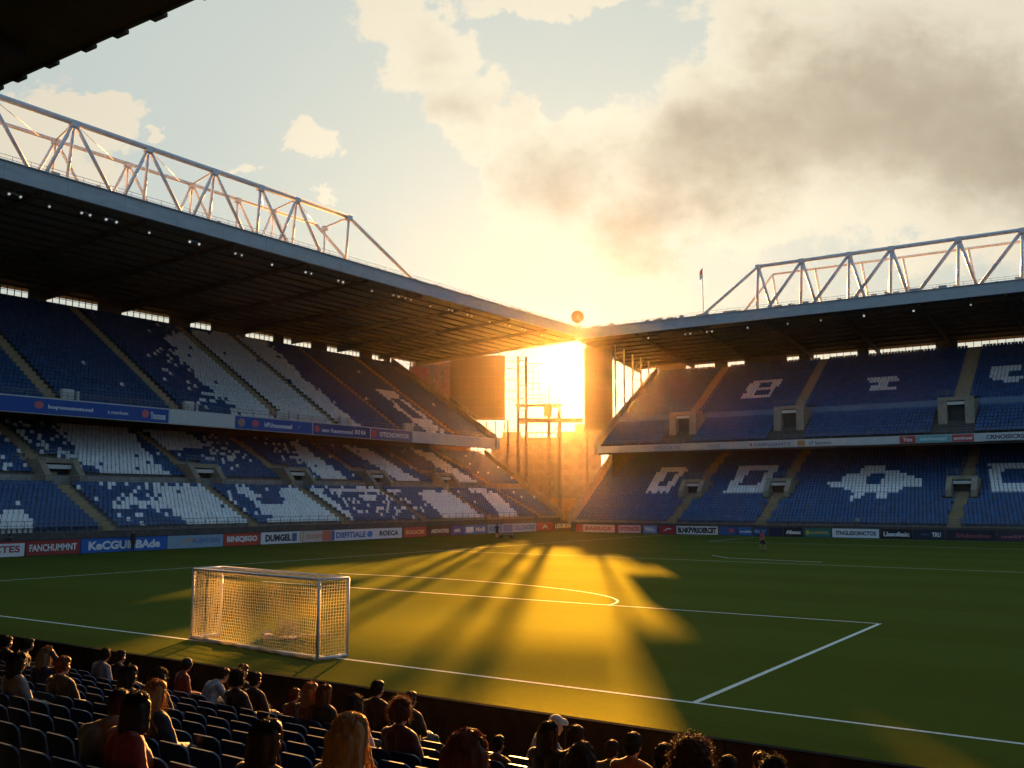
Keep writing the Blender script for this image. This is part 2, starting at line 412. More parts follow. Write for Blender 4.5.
# raking parapets at the corner end
b = MB()
b.prism([(-.3, 1.6), (-.3, 2.9), (8.8, 7.5), (22.6, 14.4), (22.6, 12.8)], lambda t, p, q: LMAP(t, p, q), lambda p: end_low(p) - .05, lambda p: end_low(p) + .5)
b.build('end_parapet', M['tan'], LS)
b = MB(); b.prism([(11.0, 13.4), (11.0, 16.0), (34.9, 31.4), (34.9, 28.6)], lambda t, p, q: LMAP(t, p, q), UE + .02, UE + .5)
b.build('end_parapet', M['tan'], LS)
b = MB(); 
for i in range(24):
    a = i / 23; d = 11.2 + a * 23; z = 16.0 + a * 15.2
    b.beam(LMAP(UE + .25, d, z - .1), LMAP(UE + .25, d, z + .9), .05)
b.beam(LMAP(UE + .25, 11.2, 16.9), LMAP(UE + .25, 34.2, 32.1), .06); b.build('end_railing', M['rail'], LS)
aisL, aisU = [56.2, 74.0, 88.6, 104.0, 119.5, 133.5], [40, 56.6, 72.0, 88.6, 98.2, 112.2, 126.0]
for a in aisL:
    aisle_stair(LMAP, lo_rows[:11], a, LS); aisle_stair(LMAP, lo_rows[11:], a, LS)
for a in aisU: aisle_stair(LMAP, up_rows, a, LS)
voms = [56.0, 74.2, 89.0, 104.5, 120.5]
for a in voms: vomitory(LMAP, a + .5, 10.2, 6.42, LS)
b = MB(); railing(b, LMAP, UL0, 141, 8.6, 6.4, 1.0, 1.6); b.build('gangway_railing', M['rail'], LS)
b = MB(); railing(b, LMAP, UL0, 139, -.15, 2.0, 1.0, 1.5); b.build('front_railing', M['rail'], LS)
b = MB(); b.box(((UL0 + 139) / 2, -.15, 1.0), (139 - UL0, .2, 2.0), mp=LMAP); b.build('front_wall', M['concrete_dark'], LS)
for a in (56.6, 72.0, 88.6, 98.2, 112.2):                   # little gate boxes at the foot of the upper aisles
    b = MB(); b.box((a + 1.5, 11.9, 16.0), (1.3, .5, 1.2), mp=LMAP); b.box((a + 2.6, 12.3, 15.8), (.25, 1.4, 1.3), mp=LMAP)
    b.build('gate_post', M['banner_grey'], LS)
holesL = [(a + .5 - 2.3, a + .5 + 2.3, 8.6, 14.2) for a in voms]
def speck_low(u, d):
    if d < 9: 
        return .24 if (60 < u < 66 or 92 < u < 106) and d > 1 else (.01 if u < 56 else .04)
    if u < 66: return .30
    if 78 < u < 86: return .28 if d > 14 else .03
    if 92 < u < 98: return .16
    return .02
fill_seats(LMAP, lo_rows, lambda d: (43.6 if d > 0 else 43.6, end_low(d) - .6), aisL, holesL, LEFT_LOWER, [], .22, speck_low,
           own=lambda ri, u: ri < 5 and u < 55.2 and u > 44.9)
def speck_up(u, d):
    if 74 < u < 82 and d < 26: return .25 * (u - 74) / 8
    return .003
fill_seats(LMAP, up_rows, lambda d: (50 if d < 24 else 56, UE - .4), aisU, [(87, 96, 11, 12.9)], LEFT_UPPER, LEFT_UPPER_HOLES, .4, speck_up)
b = MB(); b.box(((UL0 + 134) / 2, 24.0, 13.2), (134 - UL0, .3, 15.5), mp=LMAP); b.build('concourse_wall', M['concrete_dark'], LS)
b = MB(); b.box((92, 12.0, 15.9), (9, .12, 1.3), mp=LMAP); b.build('press_screen', M['banner_grey'], LS)
# back wall with the strip of openings under the roof
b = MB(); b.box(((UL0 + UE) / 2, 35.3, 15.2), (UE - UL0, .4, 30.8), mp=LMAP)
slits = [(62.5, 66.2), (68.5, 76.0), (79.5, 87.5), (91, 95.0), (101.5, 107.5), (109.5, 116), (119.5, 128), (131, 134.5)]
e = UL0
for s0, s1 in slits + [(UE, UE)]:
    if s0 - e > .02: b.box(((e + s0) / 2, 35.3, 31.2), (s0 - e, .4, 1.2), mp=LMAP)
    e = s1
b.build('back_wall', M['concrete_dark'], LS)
b = MB()
for s0, s1 in slits:
    n = max(2, int((s1 - s0) / .9))
    for k in range(1, n): b.beam(LMAP(s0 + (s1 - s0) * k / n, 35.3, 30.6), LMAP(s0 + (s1 - s0) * k / n, 35.3, 31.8), .08)
    b.beam(LMAP(s0, 35.3, 31.3), LMAP(s1, 35.3, 31.3), .06)
b.build('mullion', M['black_metal'], LS)

# roof
def make_roof(mapn, stand, u0, u1, d0, d1, zf, zb, under, along):
    """d0 front edge, zf soffit height at the front, zb at the back"""
    poly = [(d0 + .4, zf), (d1, zb), (d1, zb + .9), (d0 + .4, zf + 1.35)]
    roof = MB().prism(poly, lambda t, p, q: mapn(t, p, q), u0, u1).build('roof', under, stand)
    f = MB(); f.box(((u0 + u1) / 2, d0 + .19, zf + .75), (u1 - u0, .38, 1.6), mp=mapn)
    f.box(((u0 + u1) / 2, d0 + .1, zf + 1.6), (u1 - u0 + .02, .5, .1), mp=mapn)
    n = int((u1 - u0) / 6)
    for k in range(n + 1):                                    # panel joints standing proud
        f.box((u0 + (u1 - u0) * k / n, d0 - .012, zf + .75), (.06, .03, 1.58), mp=mapn)
    f.build('fascia', M['fascia'], roof)
    n = int((u1 - u0) / 10.5)
    for k in range(n + 1):
        u = u0 + .4 + (u1 - u0 - .8) * k / n
        g = MB(); g.prism([(d0 + .6, zf - .35), (d1 - 1, zb - .9), (d1 - 1, zb - .004), (d0 + .6, zf - .004)], lambda t, p, q: mapn(t, p, q), u - .16, u + .16)
        g.build('roof_beam', M['beam'], roof)
    pl = MB(); m = int((d1 - d0) / 2.4)
    for k in range(1, m):
        d = d0 + (d1 - d0) * k / m; z = zf + (zb - zf) * (d - d0) / (d1 - d0)
        pl.box(((u0 + u1) / 2, d, z - .11), (u1 - u0 - .3, .14, .2), mp=mapn)
    pl.build('purlin', M['beam'], roof)
    ra = MB(); railing(ra, mapn, u0, u1, d0 + .35, zf + 1.64, .62, 1.7, (1.0, .5), .02)
    ra.build('roof_railing', M['truss'], roof)
    return roof
roofL = make_roof(LMAP, LS, UL0, 145.0, -1.5, 37.0, 33.0, 31.8, M['roof_under'], 'y')

def joint(mb, p, s=.5): mb.box(p, (s, s * 1.2, s))
def member(roof, a, b, r, nm='brace'):
    MB().tube([a, b], r, 8).build(nm, M['truss'], roof, smooth=True)
# left truss: two planes, front (d -0.9) and back (d 5.1)
zc, zb_, fd, bd = 40.4, 34.55, -.9, 4.9
tops = [24.5, 33.0, 41.3, 49.6, 57.7, 65.9, 72.4, 77.9, 86.8]
member(roofL, LMAP(24.5, fd, zc), LMAP(86.8, fd, zc), .3, 'top_chord'); member(roofL, LMAP(24.5, bd, zc), LMAP(86.8, bd, zc), .2, 'top_chord')
member(roofL, LMAP(86.8, fd, zc), LMAP(99.8, fd, zb_), .22, 'end_brace'); member(roofL, LMAP(86.8, bd, zc), LMAP(96.5, bd, zb_), .19, 'end_brace')
member(roofL, LMAP(25, fd, zb_ + .1), LMAP(99.8, fd, zb_ + .1), .14, 'bottom_chord'); member(roofL, LMAP(25, bd, zb_ + .1), LMAP(99.8, bd, zb_ + .1), .14, 'bottom_chord')
for i, u in enumerate(tops):
    for dd, rr in ((fd, .18), (bd, .15)):
        sh = 0 if dd == fd else 1.6
        lft = u - 2.6; rgt = u + 4.3
        if i < 6 or i in (7,):
            member(roofL, LMAP(u + sh, dd, zc), LMAP(lft + sh, dd, zb_), rr)
        member(roofL, LMAP(u + sh, dd, zc), LMAP(u + sh - (.25 if i % 2 else .1), dd + (.3 if dd == fd else 0), zb_), rr * .85)
        if i < 8: member(roofL, LMAP(u + sh, dd, zc), LMAP(rgt + sh, dd, zb_), rr)
    if i % 2 == 1: member(roofL, LMAP(u, fd, zc), LMAP(u + 1.6, bd, zc), .1, 'cross_strut')
    if i < 8: member(roofL, LMAP(u, fd, zc - .1), LMAP(tops[i + 1], bd, zc - .1), .035, 'tie_rod')
    for dd, sh, sz in ((fd, 0, .62), (bd, 1.6, .55)):
        g = MB(); joint(g, LMAP(u + sh, dd, zc - .15), sz); g.build('truss_joint', M['truss'], roofL)
member(roofL, LMAP(86.8, fd, zc), LMAP(88.4, bd, zc), .13, 'cross_strut')
# small fittings along the roof edge
random.seed(3)
for k in range(26):
    u = random.uniform(44, 140); s = random.uniform(.14, .4)
    MB().box((u, random.uniform(-1.0, -.4), 34.72 + s / 2), (s * random.uniform(.6, 2), s, s), mp=LMAP).build('roof_fitting', M['steel'], roofL)

# ---------------------------------------------------------------- far stand
FS = thing('grandstand', 'two tier stand with white seat letters across blue seats behind the far goal', 'grandstand', group='stadium stands')
flo_pts, flo_rows = blocks_profile([(0, 1.5, 28, .4)])
UF1 = 24.0
def fend(d): return -78.0 - .18 * max(0, d)
poly = [(0, -.02)] + flo_pts + [(22.4, 11.6), (22.4, -.02)]
seen = []
for p in poly:
    if not seen or (abs(p[0] - seen[-1][0]) + abs(p[1] - seen[-1][1])) > 1e-6: seen.append(p)
MB().prism(seen, lambda t, p, q: FMAP(t, p, q), fend, UF1).build('lower_terrace', M['concrete'], FS)
fa_pts, fa_rows = blocks_profile([(9.0, 13.7, 8, .52)])
fb_pts, fb_rows = blocks_profile([(16.0, 18.6, 20, .5)])
fu_rows = fa_rows + fb_rows
poly = fa_pts + [(15.4, 17.5), (16.0, 17.5)] + fb_pts + [(32.0, 28.3), (32.0, 27.0), (9.0, 12.3)]
MB().prism(poly, lambda t, p, q: FMAP(t, p, q), -78.0, UF1).build('upper_terrace', M['concrete_dark'], FS)
b = MB(); b.box(((-78 + UF1) / 2, 15.9, 18.3), (UF1 + 78, .16, 1.5), mp=FMAP); b.build('gangway_wall', M['bandwall'], FS)
b = MB(); b.box(((-78.5 + UF1) / 2, 8.75, 13.15), (UF1 + 78.5, .25, 1.1), mp=FMAP); b.build('balcony_front', M['banner_grey'], FS)
b = MB(); railing(b, FMAP, -78, UF1, 8.8, 13.7, .75, 2.5, (1.0, .55)); b.build('balcony_railing', M['rail'], FS)
b = MB(); b.prism([(-.3, 1.1), (-.3, 2.5), (23.2, 14.2), (23.2, 12.4)], lambda t, p, q: FMAP(t, p, q), lambda p: fend(p) - .5, lambda p: fend(p) + .05)
b.build('end_parapet', M['tan'], FS)
b = MB(); b.prism([(8.6, 12.2), (8.6, 14.8), (32.2, 29.4), (32.2, 26.8)], lambda t, p, q: FMAP(t, p, q), -78.6, -78.02)
b.build('end_parapet', M['tan'], FS)
b = MB(); b.prism([(13.5, 8.4), (13.5, 13.8), (32.2, 26.7), (32.2, 0), (22.5, 0), (22.5, 13.0)], lambda t, p, q: FMAP(t, p, q), -77.9, -77.6); b.build('light_block_wall', M['concrete_dark'], FS)  # added infill that stops sun slipping through between the tiers
aFL, aFU = [-61.0, -47.5, -22.7, -1.5], [-64.2, -46.9, -23.6, -2.0]
for a in aFL: aisle_stair(FMAP, flo_rows, a, FS, 1.7)
for a in aFU: aisle_stair(FMAP, fb_rows, a, FS, 2.2)
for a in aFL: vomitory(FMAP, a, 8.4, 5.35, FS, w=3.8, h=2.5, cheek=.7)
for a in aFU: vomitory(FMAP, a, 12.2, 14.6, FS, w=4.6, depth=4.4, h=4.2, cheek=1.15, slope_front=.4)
hF = [(a - 2.1, a + 2.1, 6.8, 11.6) for a in aFL]
hU = [(a - 2.7, a + 2.7, 8, 17.0) for a in aFU]
fill_seats(FMAP, flo_rows, lambda d: (fend(d) + .6, 0 if d < 12 else 6), aFL, hF, FAR_LOWER, FAR_LOWER_HOLES, .08)
fill_seats(FMAP, fu_rows, lambda d: (-77.6, 2 if d < 20 else 8), aFU, hU, FAR_UPPER, FAR_UPPER_HOLES, .08)
b = MB(); railing(b, FMAP, -78, UF1, 7.9, 5.1, .9, 1.8); railing(b, FMAP, -78, UF1, 4.0, 3.1, .9, 2.4, (1.0,)); b.build('gangway_railing', M['rail'], FS)
b = MB(); railing(b, FMAP, -78, UF1, -.15, 1.5, 1.0, 1.6); b.build('front_railing', M['rail'], FS)
b = MB(); b.box(((-78 + UF1) / 2, -.15, .74), (UF1 + 78, .2, 1.5), mp=FMAP); b.build('front_wall', M['concrete_dark'], FS)
b = MB(); b.box(((-78 + UF1) / 2, 32.6, 14.25), (UF1 + 78, .4, 28.9), mp=FMAP)
slits = [(-72.5, -66.8), (-64.4, -61.2), (-52.6, -51.0), (-49.2, -42.6), (-38.8, -27.8), (-26.2, -9), (-7, 8), (10, 22)]
slits[4] = (-39.8, -29.4); slits[3] = (-49.6, -41.6); slits[2] = (-53.6, -51.4)
e = -78
for s0, s1 in slits + [(UF1, UF1)]:
    if s0 - e > .02: b.box(((e + s0) / 2, 32.6, 29.3), (s0 - e, .4, 1.2), mp=FMAP)
    e = s1
b.build('back_wall', M['concrete_dark'], FS)
b = MB()
for s0, s1 in slits:
    n = max(2, int((s1 - s0) / 1.1))
    for k in range(1, n): b.beam(FMAP(s0 + (s1 - s0) * k / n, 32.6, 28.7), FMAP(s0 + (s1 - s0) * k / n, 32.6, 29.9), .07)
b.build('mullion', M['black_metal'], FS)
roofF = make_roof(FMAP, FS, -82.9, UF1 + 4, 10.0, 35.0, 32.4, 29.9, M['roof_under_far'], 'x')
# end glazing frame between the far terrace and its roof
b = MB()
for k in range(6):
    d = 16 + k * 3.3
    z0 = 12.3 + (d - 9) * .64 + 1.2; b.beam((-78.4, 132 + d, z0), (-78.4, 132 + d, 32.4 - (d - 10) * .1), .22)
for z in (22, 26.5): b.beam((-78.4, 132 + (17 if z < 24 else 22), z), (-78.4, 164, z), .12)
for k in range(5):
    d = 16 + k * 3.3; z0 = 12.3 + (d - 9) * .64 + 3
    b.tube([(-78.4, 132 + d + 3.3 * t, z0 + 3 * t + 1.2 * math.sin(t * 3.1) + 2.5) for t in (0, .25, .5, .75, 1)], .06, 5)
b.build('end_frame', M['steel'], FS)
# far truss
zc, zb_, fd, bd = 40.8, 33.95, 10.6, 16.2
tops = [-50.4, -43.6, -36.6, -30.7, -21.8, -13.9, -6.5, 1, 8.5, 16]
member(roofF, FMAP(-50.4, fd, zc), FMAP(24, fd, zc), .3, 'top_chord'); member(roofF, FMAP(-50.0, bd, zc - .2), FMAP(24, bd, zc - .2), .18, 'top_chord')
member(roofF, FMAP(-60.0, fd, zb_), FMAP(-50.4, fd, zc), .24, 'end_brace'); member(roofF, FMAP(-56.0, bd, zb_), FMAP(-50.0, bd, zc - .2), .2, 'end_brace')
member(roofF, FMAP(-60.0, fd, zb_ + .1), FMAP(24, fd, zb_ + .1), .14, 'bottom_chord')
for i, u in enumerate(tops):
    if i: member(roofF, FMAP(u, fd, zc), FMAP(u - 5.6, fd, zb_), .26)
    member(roofF, FMAP(u, fd, zc), FMAP(u - .5, fd + .2, zb_), .22)
    member(roofF, FMAP(u, fd, zc), FMAP(u + 1.9, fd, zb_), .24)
    member(roofF, FMAP(u + .3, bd, zc - .2), FMAP(u + 1.2, bd, zb_), .18)
    if i % 3 == 0: member(roofF, FMAP(u, fd, zc), FMAP(u - 2.2, bd, zb_), .08, 'tie_rod')
    g = MB(); joint(g, FMAP(u, fd, zc - .12), .7); g.build('truss_joint', M['truss'], roofF)
random.seed(5)
for k in range(85):
    u = random.uniform(-80, -10); s = random.uniform(.15, .5)
    MB().box((u, random.uniform(10.6, 11.6), 34.05 + s / 2), (s * random.uniform(.6, 2.4), s, s), mp=FMAP).build('roof_fitting', M['steel'], roofF)

# ---------------------------------------------------------------- near stand
NS = thing('grandstand', 'near stand of dark seats under a dark roof edge behind the goal', 'grandstand', group='stadium stands')
NSLOPE = .2
def nfloor(y): return .30 + NSLOPE * (13.9 - y)
NROWS = [13.4 - .8 * i for i in range(2, 18)]
poly = [(13.0, -.02), (13.0, .12)]
pp = [(15.6, -.03), (15.6, .12), (12.2, .12)]
for y in NROWS: pp += [(y + .4, nfloor(y)), (y - .4, nfloor(y))]
pp += [(NROWS[-1] - 8, nfloor(NROWS[-1])), (NROWS[-1] - 8, -.03)]
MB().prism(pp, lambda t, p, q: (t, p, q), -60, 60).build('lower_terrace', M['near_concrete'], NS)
nr = MB()
nr.prism([(13.96, 17.0), (13.96, 17.75), (-14, 20.8), (-14, 19.4)], lambda t, p, q: (t, p, q), -62, 64)
roofN = nr.build('roof', M['beam'], NS)
b = MB(); b.box((1, 14.02, 17.4), (126, .12, .86)); 
for k in range(60): b.box((-60 + k * 1.6 + random.uniform(-.3, .3), 14.1, 16.98), (.5, .16, .1))
b.build('fascia', M['black_metal'], roofN)
for k in range(14):
    x = -60 + k * 7
    b = MB(); b.prism([(13.2, 16.6), (13.2, 17.05), (-13, 19.3), (-13, 18.3)], lambda t, p, q: (t, p, q), x - .2, x + .2); b.build('roof_beam', M['beam'], roofN)
b = MB()
for y in (11.5, 8, 4): b.box((-14, y, 16.95 + (13.96 - y) * .086), (95, .35, .3))
b.build('purlin', M['beam'], roofN)
b = MB(); b.box((1, -13.9, 10), (126, .4, 20)); b.build('back_wall', M['near_concrete'], NS)
for x in (-61.5, 63.5): MB().prism([(-13.5, 0), (13.5, 0), (13.5, 16.9), (-13.5, 19.2)], lambda t, p, q: (t, p, q), x - .2, x + .2).build('light_block_wall', M['near_concrete'], NS)  # added walls out of view, keep side skylight off the crowd
# ================================================================== SEATS
def seat_mesh_parts():
    """near seat: facing +Y, origin on the tread under the seat"""
    w, h = .208, .50
    outline = []
    def arc(cx, cz, r, a0, a1, n=6):
        return [(cx + r * math.cos(a0 + (a1 - a0) * k / n), cz + r * math.sin(a0 + (a1 - a0) * k / n)) for k in range(n + 1)]
    outline = [(-w * .86, 0), (w * .86, 0)] + arc(w - .085, h - .085, .085, 0, math.pi / 2) + arc(-w + .085, h - .085, .085, math.pi / 2, math.pi)
    mb = MB(); n = len(outline)
    def pos(x, z, t):  # curved shell
        y = -.20 - .12 * (z / h) ** 1.3 + .045 * (x / w) ** 2 + t
        return (x, y, .33 + z)
    c = (0, .18)
    rings = []
    vs = []
    for t in (0, .03):
        for s in (1.0, .93, .6, .25):
            for (x, z) in outline:
                xx, zz = c[0] + (x - c[0]) * s, c[1] + (z - c[1]) * s
                tt = t + (.006 if (t == 0) == (s < 1) else 0) * (1 if t == 0 else -1)
                vs.append(pos(xx, zz, tt))
    fs = []
    for g in (0, 4):
        for r_ in range(3):
            a, b = (g + r_) * n, (g + r_ + 1) * n
            fs += [(a + i, a + (i + 1) % n, b + (i + 1) % n, b + i) for i in range(n)]
        fs.append(tuple(range((g + 3) * n, (g + 4) * n)))
    fs += [(i, (i + 1) % n, 4 * n + (i + 1) % n, 4 * n + i) for i in range(n)]
    mb.add(vs, fs)
    return mb
def seat_pan():
    mb = MB()
    pts = [(-.19, .36), (-.12, .345), (.05, .335), (.17, .35), (.21, .335)]
    prof = [(y, z) for y, z in pts] + [(y, z - .03) for y, z in reversed(pts)]
    mb.prism(prof, lambda t, p, q: (t, p, q), -.195, .195)
    return mb
def seat_bracket():
    mb = MB()
    mb.beam((0, -.16, 0), (0, -.16, .36), .05, .07); mb.beam((0, -.18, .30), (0, .1, .30), .05, .05)
    mb.box((0, -.16, .01), (.12, .14, .02)); return mb
def make_seat(back_mat):
    root = thing('stadium_seat', 'x', 'seat')
    b = seat_mesh_parts().build('backrest', back_mat, root, smooth=True)
    md = b.modifiers.new('edge', 'EDGE_SPLIT'); md.split_angle = R(50)
    seat_pan().build('seat_pan', back_mat, root); seat_bracket().build('bracket', M['black_metal'], root)
    return root
PX0, PX1 = -30, 1050
def project(p):
    x, y, z = p[0], p[1], p[2] - EYE
    c, s = math.cos(YAW), math.sin(YAW)
    cx = x * c + y * s; fw = -x * s + y * c
    c, s = math.cos(PITCH), math.sin(PITCH)
    zz = fw * c + z * s; uu = z * c - fw * s
    return CX + FPX * cx / zz, CY - FPX * uu / zz, zz
words = ['front', 'second', 'third', 'fourth', 'fifth', 'sixth', 'seventh', 'eighth', 'ninth', 'tenth', 'eleventh', 'twelfth', 'thirteenth', 'fourteenth', 'fifteenth', 'sixteenth']
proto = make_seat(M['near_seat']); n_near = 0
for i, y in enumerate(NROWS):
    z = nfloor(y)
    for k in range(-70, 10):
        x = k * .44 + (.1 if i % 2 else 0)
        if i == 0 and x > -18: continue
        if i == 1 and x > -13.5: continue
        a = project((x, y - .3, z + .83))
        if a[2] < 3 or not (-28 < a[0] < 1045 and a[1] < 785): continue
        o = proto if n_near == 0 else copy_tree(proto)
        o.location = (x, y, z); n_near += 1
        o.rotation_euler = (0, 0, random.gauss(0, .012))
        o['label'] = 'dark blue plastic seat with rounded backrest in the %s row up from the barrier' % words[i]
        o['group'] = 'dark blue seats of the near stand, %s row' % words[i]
print('near seats', n_near)
# the nearest seats of the left stand, one object each
def small_seat(material):
    mb = MB()
    mb.prism([(.48, .36), (.53, .36), (.60, .80), (.585, .83), (.56, .80)], lambda t, p, q: (-p, t, q), -.215, .215)
    mb.prism([(.12, .40), (.12, .44), (.5, .42), (.5, .38)], lambda t, p, q: (-p, t, q), -.205, .205)
    mb.box((-.4, 0, .18), (.06, .3, .36))
    return mb.build('stadium_seat', material)
protos = {}
for mapn, u, d, z, w in near_block:
    if w not in protos:
        protos[w] = o = small_seat(M['white_seat'] if w else M['blue_far'])
    else:
        o = protos[w].copy(); col.objects.link(o)
    o.location = mapn(u, d, z)
    if w: tag(o, 'white seat among the blue front rows at the near end of the left stand', 'seat', 'white seats at the near end of the left stand')
    else: tag(o, 'blue seat in the front rows at the near end of the left stand', 'seat', 'blue seats at the near end of the left stand')
print('near block', len(near_block), 'far', len(far_seats))
# the mass of distant seats
def seat_mass():
    # two boxes per seat in (u, d, z)
    def hexa(pts): return pts
    back = [(-.215, .48, .36), (.215, .48, .36), (.215, .53, .36), (-.215, .53, .36), (-.215, .565, .82), (.215, .565, .82), (.215, .60, .82), (-.215, .60, .82)]
    pan = [(-.205, .12, .40), (.205, .12, .40), (.205, .5, .36), (-.205, .5, .36), (-.205, .12, .44), (.205, .12, .44), (.205, .5, .42), (-.205, .5, .42)]
    base = np.array(back + pan, np.float32)
    fc = np.array([(0, 1, 5, 4), (1, 2, 6, 5), (2, 3, 7, 6), (3, 0, 4, 7), (4, 5, 6, 7)], np.int32)
    fc = np.vstack([fc, fc + 8]); nf = len(fc)
    n = len(far_seats)
    udz = np.array([(u, d, z) for _, u, d, z, _ in far_seats], np.float32)
    L = np.array([m is LMAP for m, *_ in far_seats]); W = np.array([w for *_, w in far_seats])
    tilt = np.random.normal(0, .012, (n, 1)).astype(np.float32)
    loc = udz[:, None, :] + base[None]
    loc[:, :, 1] += tilt * (base[None, :, 2] - .3) * 2
    loc[:, :, 0] += np.random.normal(0, .012, (n, 1))
    out = np.empty_like(loc)
    out[L, :, 0] = -84.5 - loc[L, :, 1]; out[L, :, 1] = loc[L, :, 0]
    F = ~L; out[F, :, 0] = loc[F, :, 0]; out[F, :, 1] = 132 + loc[F, :, 1]
    out[:, :, 2] = loc[:, :, 2]
    me = bpy.data.meshes.new('distant_seats')
    me.vertices.add(n * 16); me.vertices.foreach_set('co', out.reshape(-1))
    faces = (fc[None] + (np.arange(n) * 16)[:, None, None]).reshape(-1).astype(np.int32)
    nF = n * nf
    me.loops.add(nF * 4); me.loops.foreach_set('vertex_index', faces)
    me.polygons.add(nF); me.polygons.foreach_set('loop_start', np.arange(nF, dtype=np.int32) * 4)
    me.polygons.foreach_set('material_index', np.repeat(W.astype(np.int32), nf))
    me.materials.append(M['blue_far']); me.materials.append(M['white_seat'])
    me.update(calc_edges=True); me.validate()
    o = link('distant_seats', me); tag(o, 'rows of blue and white seats filling the two stands across the pitch', 'seats', kind='stuff')
seat_mass()

# ================================================================== BARRIER, BOARDS, BANNERS
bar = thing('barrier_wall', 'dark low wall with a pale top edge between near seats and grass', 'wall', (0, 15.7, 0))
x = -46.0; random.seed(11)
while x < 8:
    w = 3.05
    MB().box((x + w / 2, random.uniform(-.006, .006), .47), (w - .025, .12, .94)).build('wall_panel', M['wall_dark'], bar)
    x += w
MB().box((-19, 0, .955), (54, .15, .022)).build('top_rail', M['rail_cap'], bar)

WHITE = (.72, .72, .7); BLACK = (.015, .015, .018); RED = (.36, .035, .022); BLUE = (.02, .11, .42)
def ad_board(where, a, b, bg, words_, label, h=1.3):
    """words_: list of (text, x0frac, x1frac, z0frac, z1frac, colour)"""
    w = abs(b - a) - .06; c = (a + b) / 2
    if where == 'L': t = thing('advert_board', label, 'advert board', (-83.0, c, 0), R(90), 'pitchside advert boards')
    else: t = thing('advert_board', label, 'advert board', (c, 129.8, 0), 0, 'pitchside advert boards')
    f = MB().box((0, .05, h / 2 + .05), (w, .08, h)).build('panel', flat(bg), t)
    fr = MB()
    fr.box((0, .05, h + .075), (w + .03, .12, .05)); fr.box((0, .05, .025), (w + .03, .12, .05))
    fr.build('frame', M['black_metal'], t)
    lg = MB()
    for s in (-1, 1): lg.beam((s * w * .4, .1, h * .8), (s * w * .4, .75, 0), .05)
    lg.build('support_strut', M['steel'], t)
    for wd in words_:
        s, x0, x1, z0, z1, cl = wd[:6]
        if s[0] == '#':        # coloured patch with its own shape
            m = MB()
            X0, X1, Z0, Z1 = -w / 2 + x0 * w, -w / 2 + x1 * w, .05 + z0 * h, .05 + z1 * h
            if s == '#disc':
                m.add([((X0 + X1) / 2 + (X1 - X0) / 2 * math.cos(q), -.0, (Z0 + Z1) / 2 + (Z1 - Z0) / 2 * math.sin(q)) for q in [2 * math.pi * k / 20 for k in range(20)]], [tuple(range(20))])
            elif s == '#swoosh':
                m.add([(X0 + (X1 - X0) * k / 12, 0, Z0 + (Z1 - Z0) * math.sin(k / 12 * 2.2)) for k in range(13)] + [(X0 + (X1 - X0) * k / 12, 0, Z0 + (Z1 - Z0) * .72 * math.sin(k / 12 * 2.2) ** 1.6) for k in range(12, -1, -1)], [(k, k + 1, 24 - k, 25 - k) for k in range(12)])
            else:
                m.add([(X0, 0, Z0), (X1, 0, Z0), (X1, 0, Z1), (X0, 0, Z1)], [(0, 1, 2, 3)])
            o = m.build('emblem', flat(cl), t); o.location = (0, .005, 0)
        else:
            lettering(s, t, -w / 2 + x0 * w, -w / 2 + x1 * w, .05 + z0 * h, .05 + z1 * h, .003, flat(cl), wd[6] if len(wd) > 6 else .03)
    return t
